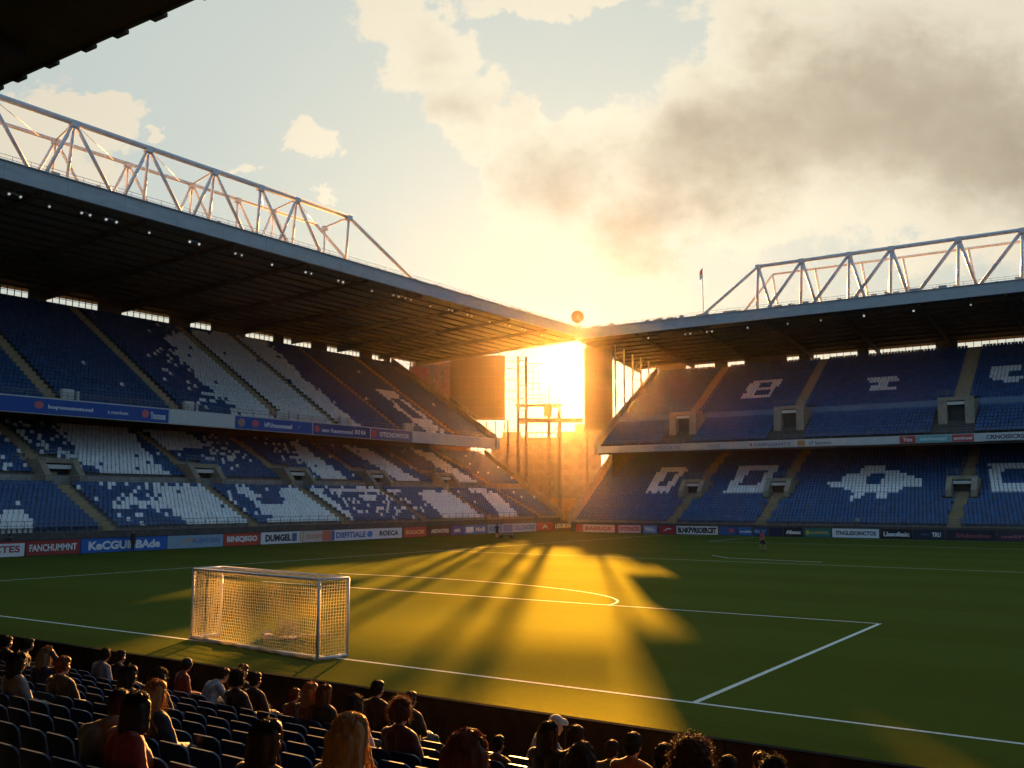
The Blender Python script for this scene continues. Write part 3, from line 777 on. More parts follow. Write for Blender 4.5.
LB = [
 (42.0, 46.9, (.70, .68, .66), [('#p', 0, 1, .86, 1, RED), ('KNCTES', .12, .92, .26, .72, (.35, .05, .07))], 'white pitchside board with dark red letters and red top strip'),
 (46.98, 52.1, (.30, .035, .025), [('FANCHUMMNT', .06, .94, .26, .74, WHITE)], 'dark red pitchside board lettered FANCHUMMNT in white'),
 (52.17, 61.4, BLUE, [('KeCGUInBAde', .08, .92, .18, .80, WHITE, .045)], 'wide blue pitchside board with tall white letters KeCGUInBAde'),
 (61.45, 68.4, (.24, .33, .42), [('AUJATIGN', .42, .93, .25, .75, (.08, .16, .34)), ('#swoosh', .24, .48, .3, .72, (.62, .25, .06))], 'grey blue pitchside board with an orange swoosh'),
 (68.45, 73.4, (.50, .06, .03), [('BINIQSGO', .08, .92, .24, .78, WHITE, .045)], 'bright red pitchside board lettered BINIQSGO'),
 (73.5, 79.7, (.66, .67, .68), [('DUMGEL', .1, .72, .2, .8, BLACK, .05), ('#p', .74, .86, .15, .85, (.08, .12, .24)), ('#p', .93, .97, .08, .92, (.5, .33, .04))], 'white pitchside board with bold black letters DUMGEL'),
 (79.78, 84.4, (.60, .47, .42), [('OUOGN', .1, .62, .28, .7, (.55, .2, .08)), ('#p', .66, 1, .05, .95, (.58, .16, .1))], 'pale peach pitchside board with orange letters'),
 (84.45, 97.2, (.62, .65, .67), [('DIIFITIALE', .05, .46, .22, .78, (.06, .12, .32), .04), ('#disc', .48, .56, .2, .8, (.06, .2, .45)), ('ROECA', .66, .95, .26, .76, BLACK, .04), ('#p', 0, .03, .05, .95, BLUE)], 'long white pitchside board with dark blue and black lettering'),
 (97.5, 102.2, (.48, .07, .04), [('EOUCRI', .1, .9, .3, .7, (.8, .45, .2))], 'red pitchside board with orange letters beside maroon board'),
 (102.5, 107.6, (.10, .025, .02), [('AEOVOTIG', .14, .9, .3, .7, WHITE)], 'dark maroon pitchside board with small white letters'),
 (107.8, 110.3, (.10, .08, .28), [('oit', .2, .8, .3, .7, WHITE)], 'narrow purple pitchside board'),
 (110.5, 116.2, (.10, .17, .36), [('#p', .1, .42, .2, .8, WHITE), ('MoB', .52, .92, .25, .75, WHITE)], 'dark blue pitchside board with a white patch behind the corner walker'),
 (116.4, 119.8, (.3, .36, .42), [('CLIO', .15, .85, .3, .7, (.07, .1, .25))], 'short grey board with dark blue letters CLIO'),
 (120.0, 129.6, (.40, .48, .60), [('#p', .04, .3, .1, .9, (.16, .2, .36)), ('OLLOAORIS', .36, .95, .22, .78, (.08, .12, .32))], 'pale blue pitchside board near the stadium corner'),
 (129.8, 134.6, (.42, .05, .04), [('A', .3, .7, .25, .75, WHITE)], 'small red board near the stadium corner with one white letter'),
 (134.8, 142.5, (.12, .07, .09), [('LEIIUBONNDI', .06, .94, .22, .78, WHITE)], 'dark board in the stadium corner lettered LEIIUBONNDI'),
]
for a, b, bg, wd, lb in LB: ad_board('L', a, b, bg, wd, lb)
FB = [
 (-75.9, -74.8, (.30, .03, .03), [], 'narrow plain red end board at the stadium corner'),
 (-74.7, -69.2, (.58, .44, .40), [('BAERIGR', .08, .92, .24, .76, (.4, .08, .06))], 'pinkish white board with red letters nearest the corner gap'),
 (-69.1, -68.7, (.30, .03, .03), [], 'very narrow red board between two pinkish boards'),
 (-68.6, -64.9, (.60, .42, .40), [('OITITINOTS', .05, .95, .25, .78, (.42, .06, .05), .05)], 'pinkish white board with bold red lettering OITITINOTS'),
 (-64.5, -62.3, (.20, .26, .48), [('TRELL', .12, .88, .3, .72, WHITE)], 'small purple blue board lettered TRELL'),
 (-61.9, -59.4, (.34, .03, .035), [('#swoosh', .25, .75, .3, .7, WHITE)], 'small red board with a white swoosh'),
 (-59.2, -52.9, (.68, .68, .68), [('BLNKPVRSOERCIIT', .03, .97, .14, .86, BLACK, .06)], 'white board with heavy black lettering below the first aisle'),
 (-52.7, -50.1, (.03, .08, .26), [('#disc', .6, .85, .3, .8, (.5, .08, .06))], 'dark blue board with one red disc'),
 (-49.9, -47.9, (.03, .13, .34), [('arrjtilo', .1, .95, .25, .6, WHITE)], 'dark blue board with small white letters arrjtilo'),
 (-47.8, -45.7, (.03, .06, .14), [('BLV', .1, .9, .3, .7, (.2, .3, .5))], 'small navy board with faint blue letters'),
 (-45.5, -43.6, (.015, .02, .05), [], 'small plain black board below the second aisle'),
 (-43.5, -40.9, BLACK, [('Afbeox', .1, .92, .26, .72, WHITE, .05)], 'black board with white letters Afbeox'),
 (-40.7, -37.2, (.03, .16, .14), [('scoOANS', .2, .9, .35, .65, (.5, .4, .08)), ('#disc', .05, .18, .25, .75, (.5, .4, .05))], 'green board with yellow letters'),
 (-37.05, -31.1, (.70, .72, .74), [('ITNGLESOINCTOS', .08, .94, .26, .74, (.05, .06, .09), .045)], 'bright white board with dark lettering under the white diamond'),
 (-30.9, -27.1, BLACK, [('Llesofesic', .08, .92, .22, .74, WHITE, .04)], 'black board with white script style letters'),
 (-27.0, -23.3, (.012, .025, .05), [('TRU', .6, .88, .25, .75, WHITE, .05), ('coco', .25, .5, .42, .58, (.1, .14, .2))], 'navy board with white letters TRU'),
 (-23.1, -17.6, (.02, .02, .04), [('EAdunolnsu', .2, .9, .25, .7, (.25, .07, .08), .04)], 'dark board with dull red letters at the foot of the wide aisle'),
 (-17.4, -14.2, (.05, .03, .05), [('oeSP', .1, .9, .3, .6, (.4, .12, .16))], 'dark plum board near the right edge'),
 (-14.1, -10, (.30, .36, .05), [], 'plain lime green board beyond the dark plum board'),
]
for a, b, bg, wd, lb in FB: ad_board('F', a, b, bg, wd, lb, 1.15)

def banner(where, a, b, z0, z1, bg, words_, label):
    w = abs(b - a) - .03; c = (a + b) / 2; h = z1 - z0
    if where == 'L': t = thing('balcony_banner', label, 'banner', (-95.5, c, z0), R(90), 'banners on the balcony fronts')
    else: t = thing('balcony_banner', label, 'banner', (c, 140.5, z0), 0, 'banners on the balcony fronts')
    MB().box((0, .05, h / 2), (w, .04, h)).build('cloth', flat(bg, .7), t)
    for wd in words_:
        s, x0, x1, q0, q1, cl = wd[:6]
        if s[0] == '#':
            m = MB(); X0, X1, Z0, Z1 = -w / 2 + x0 * w, -w / 2 + x1 * w, q0 * h, q1 * h
            if s == '#disc': m.add([((X0 + X1) / 2 + (X1 - X0) / 2 * math.cos(q), 0, (Z0 + Z1) / 2 + (Z1 - Z0) / 2 * math.sin(q)) for q in [2 * math.pi * k / 16 for k in range(16)]], [tuple(range(16))])
            else: m.add([(X0, 0, Z0), (X1, 0, Z0), (X1, 0, Z1), (X0, 0, Z1)], [(0, 1, 2, 3)])
            m.build('emblem', flat(cl), t).location = (0, .026, 0)
        else: lettering(s, t, -w / 2 + x0 * w, -w / 2 + x1 * w, q0 * h, q1 * h, .024, flat(cl), .03)
BB = (.02, .075, .30)
banner('L', 45, 70.2, 13.75, 15.3, BB, [('#disc', .36, .40, .3, .8, (.5, .12, .12)), ('hoqrosoosnotooud', .42, .62, .28, .62, WHITE), ('a noorloon', .69, .79, .34, .6, (.6, .62, .68)), ('#disc', .86, .895, .25, .85, (.55, .12, .12)), ('Thouronoex', .905, .985, .2, .72, WHITE)], 'long blue balcony banner with red round emblems and white letters')
banner('L', 70.35, 79.8, 13.75, 15.3, (.52, .52, .5), [], 'plain pale grey balcony banner between two blue ones')
banner('L', 79.9, 93.0, 13.75, 15.3, BB, [('#disc', .03, .12, .15, .85, (.28, .2, .15)), ('#disc', .2, .29, .25, .8, (.5, .1, .14)), ('hPUnoonoooal', .36, .72, .28, .68, WHITE), ('o', .8, .83, .4, .6, (.3, .36, .5))], 'blue balcony banner with a brown and a red emblem')
banner('L', 93.2, 104.5, 13.75, 15.3, (.03, .05, .17), [('#disc', .02, .1, .2, .8, (.5, .1, .14)), ('seo fuaonnond', .14, .68, .26, .64, (.65, .65, .68)), ('DO KA', .72, .92, .3, .7, WHITE)], 'navy balcony banner with crowded small lettering')
banner('L', 104.7, 114.0, 13.75, 15.3, (.10, .10, .20), [('#p', .02, .12, .2, .8, (.45, .08, .06)), ('OTICNOWOOR', .2, .92, .25, .72, (.68, .68, .68))], 'dull purple balcony banner with pale capital letters')
FBN = [(-74, -52.2, (.45, .42, .38), [('HOOLIIE', .3, .5, .2, .75, (.25, .2, .2)), ('VOUU', .7, .8, .2, .75, (.2, .18, .2))], 'pale banner with faint lettering near the corner end'),
 (-52.0, -45.2, (.50, .49, .46), [('#disc', .02, .08, .2, .8, (.4, .1, .1)), ('DSEPGSANTY', .12, .95, .2, .7, (.12, .12, .16))], 'white banner with small black capitals above the second block'),
 (-45.0, -37.5, (.55, .54, .5), [('#p', .05, .2, .1, .9, (.4, .2, .06)), ('LF Sannnon', .28, .7, .2, .75, (.14, .12, .2))], 'white banner with an orange patch at its left end'),
 (-30.4, -28.3, (.42, .06, .04), [('Yoo', .2, .8, .2, .8, WHITE)], 'small red banner with white letters Yoo'),
 (-28.2, -23.8, (.16, .38, .38), [('oomooar', .1, .9, .3, .65, (.6, .7, .7))], 'teal banner with pale letters'),
 (-23.7, -21.0, (.44, .08, .07), [('aooloooi', .08, .92, .25, .7, (.8, .7, .65))], 'small red banner with tiny pale letters'),
 (-19.8, -14.8, (.52, .53, .54), [('CRNOISICRS', .05, .95, .2, .8, (.03, .03, .04))], 'grey white banner with bold black capitals')]
for a, b, bg, wd, lb in FBN: banner('F', a, b, 12.68, 13.62, bg, wd, lb)

# ================================================================== FLOODLIGHTS UNDER THE ROOFS
def floodlight(loc, rz, two, lb):
    t = thing('floodlight', lb, 'floodlight', loc, rz)
    MB().beam((0, 0, .2), (0, 0, 1.2), .08).box((0, 0, 1.2), (.3, .3, .06)).build('hanger', M['black_metal'], t)
    sw, ti = random.uniform(.38, .6), random.uniform(-.12, .1)
    for s in ((-sw, sw) if two else (0,)):
        h = MB(); h.tube([(s, -.12, .12), (s, .02, .2), (s, .16, .32)], [.19, .15, .08], 10); h.beam((s, .05, .2), (0, 0, .35), .05)
        hd = h.build('lamp_head', M['steel'], t)
        l = MB(); l.tube([(s, -.125, .115), (s, -.145, .10 + ti * .1)], [random.uniform(.09, .17), .1], 10); l.build('lens', M['bulb'], hd)
    return t
us = [44.6, 48.2, 51.5, 54.2, 58.9, 64.0, 69.9, 75.3, 80.5, 86.0, 92.4, 96.5, 99.0, 104.5, 108.4, 113, 119, 123, 127.5, 134]
for i, u in enumerate(us):
    z = 31.9; d = -.4 + (.6 if i % 3 == 1 else 0)
    o = floodlight(LMAP(u, d, z), R(90), i % 3 != 1, 'twin head floodlight hanging under the front edge of the left roof' if i % 3 != 1 else 'single head floodlight hanging under the front edge of the left roof')
    o['group'] = 'twin floodlights under the left roof edge' if i % 3 != 1 else 'single floodlights under the left roof edge'
us = [-69.5, -62.5, -58.8, -52.5, -46.2, -41.2, -35.0, -28.2, -20.8, -14.2, -7]
for i, u in enumerate(us):
    tw = i in (1, 2)
    o = floodlight(FMAP(u, 11.0, 31.3), 0, tw, ('twin' if tw else 'single') + ' head floodlight hanging under the front edge of the far roof')
    o['group'] = ('twin' if tw else 'single') + ' floodlights under the far roof edge'

# ================================================================== GOAL
g = thing('football_goal', 'white box frame football goal with a full net on the goal line', 'goal', (-25.53, 22.9, 0), R(-7.3))
W, D, H_ = 7.26, 1.15, 2.44
x0, x1 = -W / 2, W / 2; y0, y1 = -D / 2, D / 2
def fr(nm, a, b, r=.042): MB().tube([a, b], r, 10).build(nm, M['white_paint'], g, smooth=True)
for xx in (x0, x1):
    fr('post', (xx, y1, 0), (xx, y1, H_), .048); fr('back_post', (xx, y0, 0), (xx, y0, H_), .05)
    fr('side_bar', (xx, y0, H_), (xx, y1, H_), .045); fr('ground_bar', (xx, y0, .05), (xx, y1, .05), .05)
fr('crossbar', (x0, y1, H_), (x1, y1, H_), .05); fr('back_bar', (x0, y0, H_), (x1, y0, H_), .045); fr('ground_bar', (x0, y0, .05), (x1, y0, .05), .06)
net = MB(); random.seed(2)
def panel(P, nu, nv, r=.0075):
    """P(u,v) -> point; knotted square mesh"""
    G = [[Vector(P(i / nu, j / nv)) + Vector((random.gauss(0, .004), random.gauss(0, .006), random.gauss(0, .004))) for j in range(nv + 1)] for i in range(nu + 1)]
    for i in range(nu + 1): net.tube(G[i], r, 3, cap=False)
    for j in range(nv + 1): net.tube([G[i][j] for i in range(nu + 1)], r, 3, cap=False)
sag = lambda u: math.sin(math.pi * u)
panel(lambda u, v: (x0 + W * u, y0 - .02 + .10 * sag(u) * sag(v) + .03 * math.sin(u * 17 + v * 5), .06 + (H_ - .06) * v - .03 * sag(u) * v), 72, 24)
panel(lambda u, v: (x0 + W * u, y0 + D * v, H_ - .12 * sag(u) ** .6 * sag(v) - .03 * sag(v)), 72, 11, .0085)
for xx in (x0, x1):
    panel(lambda u, v: (xx + (.07 * sag(u) * sag(v)) * (1 if xx < 0 else -1), y0 + D * u, .06 + (H_ - .06) * v), 11, 24)
net.build('net', M['net'], g, normals=False)
b = MB(); b.tube([(x0 + W * k / 60, y0 - .05 + .03 * math.sin(k * .9), .06 + .025 * math.sin(k * .37)) for k in range(61)], .06, 6); b.build('net_hem', M['net'], g)
t = thing('wire_crate', 'small open wire crate standing on the grass behind the goal net', 'crate', (-26.35, 24.75, 0), .3)
b = MB()
for z in (.03, .2, .4, .58): 
    for s in (-1, 1): b.beam((-.3, s * .22, z), (.3, s * .22, z), .03); b.beam((s * .3, -.22, z), (s * .3, .22, z), .03)
for x in (-.3, -.1, .1, .3):
    for s in (-1, 1): b.beam((x, s * .22, 0), (x, s * .22, .6), .025)
b.build('frame', M['ply'], t); MB().box((0, 0, .05), (.62, .46, .03)).build('base', M['ply'], t)
t = MB(); t.prism([(-.6, 0), (.6, .12), (.62, .2), (-.58, .08)], lambda q, a, c: (a, q, c), -.09, .09)
o = t.build('plank', M['ply']); o.location = (-25.6, 25.2, .02); o.rotation_euler = (0, 0, .25); tag(o, 'pale wooden plank lying on the grass beside the wire crate', 'plank')
t = thing('cardboard_scrap', 'crumpled low carton lying on the grass left of the crate', 'carton', (-26.95, 24.3, 0), -.4)
MB().box((0, 0, .08), (.5, .3, .16)).build('carton', M['ply'], t); MB().beam((-.24, -.16, .16), (-.3, .2, .24), .2, .015).build('flap', M['ply'], t)

# ================================================================== CORNER: SCREENS, SCAFFOLD, WALLS, CITY BEHIND
def screen(p0, p1, z0, z1, lb):
    p0, p1 = Vector((*p0, 0)), Vector((*p1, 0)); c = (p0 + p1) / 2; d = p1 - p0; rz = math.atan2(d.y, d.x); w = d.length
    t = thing('video_screen', lb, 'screen', (c.x, c.y, z0), rz)
    h = z1 - z0
    MB().box((0, .5, h / 2), (w, 1.0, h)).build('cabinet', M['screen'], t)
    b = MB(); nx, nz = max(2, round(w / 1.9)), max(3, round(h / 1.9))
    for i in range(nx):
        for j in range(nz):
            b.box((-w / 2 + .15 + (w - .3) * (i + .5) / nx, -.03, .15 + (h - .3) * (j + .5) / nz), ((w - .3) / nx - .03, .05, (h - .3) / nz - .03))
    b.build('display_tile', mat('screen_face', (.06, .045, .035), .45, .12, .7), t)
    b = MB(); b.box((0, .5, -.12), (w + .3, 1.2, .22)); b.build('bottom_walkway', M['rust_steel'], t)
    for s in (-1, 1): MB().beam((s * w * .4, .6, h), (s * w * .4, .6, h + 1.2), .3).build('hanger', M['rust_steel'], t)
    return t
screen((-113.2, 146.0), (-104.4, 152.0), 20.4, 32.6, 'wide dark video screen hanging in the corner beside the left stand')
screen((-83.2, 145.6), (-79.2, 148.4), 17.0, 31.4, 'narrow dark video screen hanging right of the sun gap')
def pole(x, y, z, r, lb):
    o = MB().tube([(0, 0, 0), (0, 0, z)], [r, r * .9], 10).box((0, 0, .1), (r * 4, r * 4, .2)).build('steel_pole', M['rust_steel']); o.location = (x, y, 0); tag(o, lb, 'pole')
pole(-104.2, 152.6, 20.2, .22, 'steel pole under the right edge of the wide video screen')
pole(-83.0, 146.0, 16.8, .22, 'steel pole under the left edge of the narrow video screen')
# scaffold tower
t = thing('scaffold_tower', 'tall open scaffold tower with a mid platform in the sunlit corner gap', 'scaffold tower', (-98.4, 154.6, 0), YAW)
px2m = 181 / 966.0
hw = 3.9
legs = [(-hw, -1.6), (-hw + 1.5, -1.6), (hw - 2.0, -1.6), (hw, -1.6), (-hw, 1.6), (hw, 1.6)]
tops_ = [32.0, 32.0, 22.0, 22.0, 30.5, 22.0]
for (a, c), z in zip(legs, tops_): MB().tube([(a, c, 0), (a, c, z)], .3, 8).build('leg', M['rust_steel'], t)
MB().tube([(hw - 2.0, -1.6, 22), (hw - 2.0, -1.6, 27.5)], .16, 6).build('mast', M['rust_steel'], t)
b = MB(); b2 = MB()
for z in [2.4 * k for k in range(1, 14)]:
    b.beam((-hw, -1.6, z), (-hw + 1.5, -1.6, z), .17); b.beam((-hw, -1.6, z), (-hw + 1.5, -1.6, z + 2.2), .13); b.beam((-hw, 1.6, z), (-hw, -1.6, z), .13)
    if z < 22: b2.beam((hw - 2.0, -1.6, z + .6), (hw, -1.6, z + .6), .17); b2.beam((hw - 2.0, -1.6, z), (hw, -1.6, z + 2.2), .13); b2.beam((hw, 1.6, z), (hw, -1.6, z), .13)
b.build('lattice_brace', M['rust_steel'], t); b2.build('lattice_brace', M['rust_steel'], t)
b = MB()
for z in (5.5, 8.8, 10.6, 12.4, 14.3, 16.2, 17.4): b.beam((-hw + 1.5, -1.6, z), (hw - 2, -1.6, z + .1), .2)
for k in range(7): b.beam((-hw + 1.5 + .55 * k, -1.6, 8.8), (-hw + 1.5 + .55 * k + random.uniform(-.3, .6), -1.6, 17.4 if k % 2 else 14.3), .11)
b.build('ledger', M['rust_steel'], t)
for z in (22.8,):
    b = MB(); b.box((-.1, 0, z), (hw * 2 + 1.0, 3.4, .28)); 
    for k in range(9): b.beam((-hw - .3 + k * 1.0, -1.7, z), (-hw - .3 + k * 1.0, -1.7, z + 1.1), .09)
    b.beam((-hw - .3, -1.7, z + 1.1), (hw, -1.7, z + 1.1), .11)
    b.build('platform', M['rust_steel'], t)
MB().box((2.15, -1.2, 19.8), (12.1, 1.6, .8)).build('walkway', M['rust_steel'], t)  # cross beam, right end stretched on to shade the near pitch
MB().box((1.7, -1.2, 21.6), (1.5, 1.0, 2.2)).build('equipment_box', M['screen'], t)
b = MB()
for z in (24.6, 26.8, 29.0, 30.6): b.beam((-hw + 1.5, -1.6, z), (hw - 2.2 if z < 28 else 1.0, -1.6, z + .1), .13)
for k in range(3): b.beam((-1.2 + 1.2 * k, -1.6, 22.8), (-1.2 + 1.2 * k, -1.6, 30.7 - 2.2 * k), .11)
for z in (23.9, 25.6, 27.7, 29.8, 31.2): b.beam((-6.3, -1.3, z), (-hw, -1.5, z - .35), .14)
for k in range(4): b.beam((-hw + 1.5, -1.6, 23.2 + 2 * k), (-.9 + .5 * k, -1.6, 24.8 + 1.9 * k), .07)
b.beam((.4, -1.6, 22.8), (.4, -1.6, 27), .1); b.beam((-hw + 1.5, -1.6, 25.7), (.4, -1.6, 25.9), .09)
b.build('upper_frame', M['rust_steel'], t)
b = MB()
for k in range(9): b.beam((-hw + 1.5 + .5 * k, -1.45, 4 + (k % 3)), (-hw + 1.5 + .5 * k + (.5 if k % 2 else -.3), -1.45, 16.5 + (k % 2) * 1.6), .08)
for k in range(6): b.beam((-hw + 1.5, -1.5, 4.2 + 2.1 * k), (hw - 2, -1.5, 6.2 + 2.1 * k), .08); b.beam((hw - 2, -1.5, 4.2 + 2.1 * k), (-hw + 1.5, -1.5, 6.2 + 2.1 * k), .08)
b.build('inner_lattice', M['rust_steel'], t)
b = MB()
for z in (13.2, 15.0, 17.0, 18.2): b.beam((-6.3, -1.3, z), (-hw, -1.5, z - .2), .14)
for k in range(5): b.beam((-hw + 1.6 + .9 * k, -1.55, 5.5 + (k % 2) * 3), (-hw + 2.4 + .7 * k, -1.55, 12.4 + (k % 3) * 2), .09)
for z in (6.6, 11.5, 13.4, 15.2): b.beam((-hw + 1.5, -1.5, z), (hw - 2, -1.5, z - .25), .12)
b.build('side_ledger', M['rust_steel'], t)
# stair tower left of the screen
t = thing('stair_tower', 'open steel stair tower with a red panel behind the left upper tier', 'stair tower', (-119.5, 151, 0), YAW)
b = MB()
for k in range(6): b.beam((-6 + k * 2.2, 0, 0), (-6 + k * 2.2, 0, 33), .26)
for z in range(2, 34, 3): b.beam((-6, 0, z), (5, 0, z), .22)
b.build('frame', M['rust_steel'], t)
b = MB()
for k in range(5):
    for j in range(10):
        xa, za = -6 + k * 2.2, 2 + 3 * j
        b.tube([(xa + 1.1 + .8 * math.cos(q), .05, za + 1.5 + 1.1 * math.sin(q)) for q in [2 * math.pi * i / 10 for i in range(11)]], .06, 4)
        b.beam((xa, .05, za), (xa + 2.2, .05, za + 3), .07)
b.build('grille', M['rust_steel'], t)
MB().box((-4.5, .5, 27.5), (3.6, .1, 8.0)).build('cladding_panel', M['red_panel'], t)
MB().box((0, 4, 16.5), (12, .2, 33)).build('cladding_panel', M['brick'], t)
# corner hoarding and low wall
t = thing('corner_wall', 'brown braced corner wall with a top rail behind the corner seats', 'wall', (-93.5, 160, 0), R(34))
MB().box((3, 0, 2.6), (22, .4, 5.2)).build('wall', M['brick'], t)
b = MB()
for k in range(12): b.beam((-8 + 2 * k, -.3, 0), (-8 + 2 * k, -.3, 9.4), .16)
b.beam((-8, -.3, 9.4), (14, -.3, 9.4), .2)
for k in range(0, 10, 2): b.beam((-8 + 2 * k, -.35, 9.2), (-4 + 2 * k, -.35, 5.3), .12); b.beam((-8 + 2 * k, -.35, 5.3), (-4 + 2 * k, -.35, 9.2), .1)
b.build('brace_frame', M['rust_steel'], t)
t = thing('hoarding', 'low pale hoarding under the narrow video screen', 'hoarding', (-84.5, 163, 0), R(34))
b = MB(); b.box((1.2, 0, 3.2), (6.0, .2, 6.0)); b.build('panel', M['building'], t)
for k in range(5): MB().beam((-1.8 + 1.5 * k, -.2, 0), (-1.8 + 1.5 * k, -.2, 7.2), .16).build('post', M['rust_steel'], t)
# fence between the screen pole and the terrace end
t = thing('glass_screen_fence', 'tall row of steel posts below the wide video screen', 'fence', (-110.5, 150.2, 0), R(34))
b = MB()
for k in range(6): b.beam((-2.6 + 1.7 * k, 0, 0), (-2.6 + 1.7 * k, 0, 20), .2)
b.build('post', M['rust_steel'], t)
b = MB(); b.beam((-2.6, 0, 8), (6, 0, 8), .12); b.beam((-2.6, 0, 14.2), (6, 0, 14.2), .1); b.build('rail', M['rust_steel'], t)

def building(x, y, w, d, h, rz, lb, roofbox):
    t = thing('city_building', lb, 'building', (x, y, 0), rz)
    MB().box((0, 0, h / 2), (w, d, h)).build('wall', M['building'], t)
    r = MB(); r.box((0, 0, h + .3), (w + .8, d + .8, .6)); 
    for bx, bw, bh in roofbox: r.box((bx, 0, h + .6 + bh / 2), (bw, d * .6, bh))
    r.build('roof', M['building'], t)
    nx, nz = int(w / 3.4), int(h / 3.3)
    for i in range(nx):
        for j in range(nz):
            MB().box((-w / 2 + w * (i + .5) / nx, -d / 2 - .02, 3.3 * j + 1.9), (1.5, .12, 1.6)).build('window', M['window_dark'], t)
building(-172.5, 262, 21, 14, 24.0, YAW, 'brown city block far behind the scaffold tower', [(-4, 6, 2)])
building(-155.5, 268, 13, 14, 25.5, YAW, 'stepped city block far behind the right side of the sun gap', [(2, 6, 2.6), (4.5, 3, 4.4)])
building(-190, 250, 11, 12, 20.0, YAW, 'small city block far behind the wide video screen pole', [])
building(-135, 300, 24, 16, 24.0, YAW, 'wide city block far behind the narrow video screen', [(-5, 5, 2)])

# dish on the roof corner, flag pole
t = thing('satellite_dish', 'round dark dish on a small stand at the roof corner above the sun', 'dish', (-83.2, 143.4, 34.05), YAW)
b = MB(); n = 20
vs = [(0, .55, 2.5)]
for r_, dy in ((.45, .5), (.85, .33), (1.15, .05)): vs += [(r_ * math.cos(2 * math.pi * k / n), dy, 2.5 + r_ * math.sin(2 * math.pi * k / n)) for k in range(n)]
fs = [(0, 1 + k, 1 + (k + 1) % n) for k in range(n)] + [(1 + j * n + k, 1 + j * n + (k + 1) % n, 1 + (j + 1) * n + (k + 1) % n, 1 + (j + 1) * n + k) for j in range(2) for k in range(n)]
d = b.add(vs, fs).build('reflector', M['screen'], t, smooth=True); d.modifiers.new('thickness', 'SOLIDIFY').thickness = .06
b = MB(); b.tube([(0, .5, 2.4), (0, .6, 1.0), (0, .6, 0)], .12, 8)
for s in (-1, 1): b.beam((s * .9, .6, 0), (0, .6, 1.5), .09)
b.beam((-1.1, .6, .9), (1.1, .6, .9), .08); b.build('stand', M['steel'], t)
b = MB()
for s in (-.7, .7): b.beam((s, .05, 2.5 + (-.9 if s else 0)), (0, -.7, 2.5), .05)
b.box((0, -.75, 2.5), (.2, .2, .2)); b.build('feed_horn', M['steel'], t)
t = thing('flagpole', 'thin flagpole with a small red and white flag on the far roof', 'flagpole', (-59.9, 143.3, 34.05), YAW)
MB().tube([(0, 0, 0), (0, 0, 8.0)], [.08, .05], 8).build('pole', M['truss'], t)
b = MB(); vs = []
for i in range(5):
    for j in range(3): vs.append((-.12 * i, .08 * math.sin(i * 1.3), 7.9 - j * .75 - .14 * i))
b.add(vs, [(i * 3 + j, i * 3 + j + 1, i * 3 + j + 4, i * 3 + j + 3) for i in range(4) for j in range(2)], 0)
b.m = [i % 2 for i in range(8)]
f = b.build('flag', [flat((.45, .04, .03)), M['white_paint']], t); f.modifiers.new('thickness', 'SOLIDIFY').thickness = .01
# ================================================================== PEOPLE
def remesh(mb, voxel, smooth=4, noise=0.0, nscale=.08):
    me = mb.mesh('tmp'); o = link('tmp', me)
    r = o.modifiers.new('r', 'REMESH'); r.mode = 'VOXEL'; r.voxel_size = voxel
    s = o.modifiers.new('s', 'SMOOTH'); s.factor = .5; s.iterations = smooth
    if noise:
        tx = bpy.data.textures.new('folds', 'CLOUDS'); tx.noise_scale = nscale; tx.noise_depth = 2
        d = o.modifiers.new('d', 'DISPLACE'); d.texture = tx; d.strength = noise; d.mid_level = .5
    dg = bpy.context.evaluated_depsgraph_get()
    out = bpy.data.meshes.new_from_object(o.evaluated_get(dg))
    bpy.data.objects.remove(o); bpy.data.meshes.remove(me)
    out.polygons.foreach_set('use_smooth', [True] * len(out.polygons))
    return out

def head_blobs(mb, T):
    """head facing +Y about its centre"""
    def S(c, r, sc): 
        m = MB().sphere(c, r, 18, 14, sc=sc); mb.add([T(Vector(v)) for v in m.v], m.f)
    S((0, -.012, .022), .1, (.77, .94, .98)); S((0, .022, -.045), .07, (.86, .95, 1.05))
    S((0, .058, -.088), .03, (1, .8, .8))
    m = MB().tube([(0, .078, .02), (0, .096, -.012), (0, .107, -.028)], [.010, .013, .015], 8)
    mb.add([T(Vector(v)) for v in m.v], m.f); S((0, .098, -.03), .016, (1.05, 1, .8))
    S((0, .084, -.062), .022, (1.1, .55, .42))
    for s in (-1, 1):
        S((s * .079, -.012, -.008), .028, (.35, .75, 1.15)); S((s * .032, .073, .028), .02, (1.2, .5, .5)); S((s * .045, .06, -.03), .028, (.8, .6, .8))
    for s in (-1, 1): S((s * .03, .078, .008), .011, (1.2, .8, .8))
def hand_blobs(mb, w, fdir, side, palm_n):
    """wrist w, finger direction, side = towards thumb, palm normal (fingers curl to it)"""
    w, f, s, n = Vector(w), Vector(fdir).normalized(), Vector(side).normalized(), Vector(palm_n).normalized()
    mb.capsule(w + s * .018, w + f * .075 + s * .022, .020, .017, 8); mb.capsule(w - s * .016, w + f * .07 - s * .026, .019, .016, 8); mb.capsule(w, w + f * .075, .021, .018, 8)
    for i, L in enumerate((.068, .077, .071, .055)):
        b = w + f * .078 + s * (.030 - .0195 * i)
        k1 = b + f * L * .5 + n * .006; k2 = k1 + (f * .8 + n * .6) * L * .32; k3 = k2 + (f * .45 + n * .9) * L * .26
        mb.capsule(b, k1, .0095, .009, 7); mb.capsule(k1, k2, .009, .0082, 7); mb.capsule(k2, k3, .0082, .007, 7)
    b = w + f * .02 + s * .03; k = b + (f * .6 + s * .8) * .035; e = k + (f * .9 + s * .15 + n * .3) * .032
    mb.capsule(b, k, .013, .0105, 7); mb.capsule(k, e, .0105, .0085, 7)

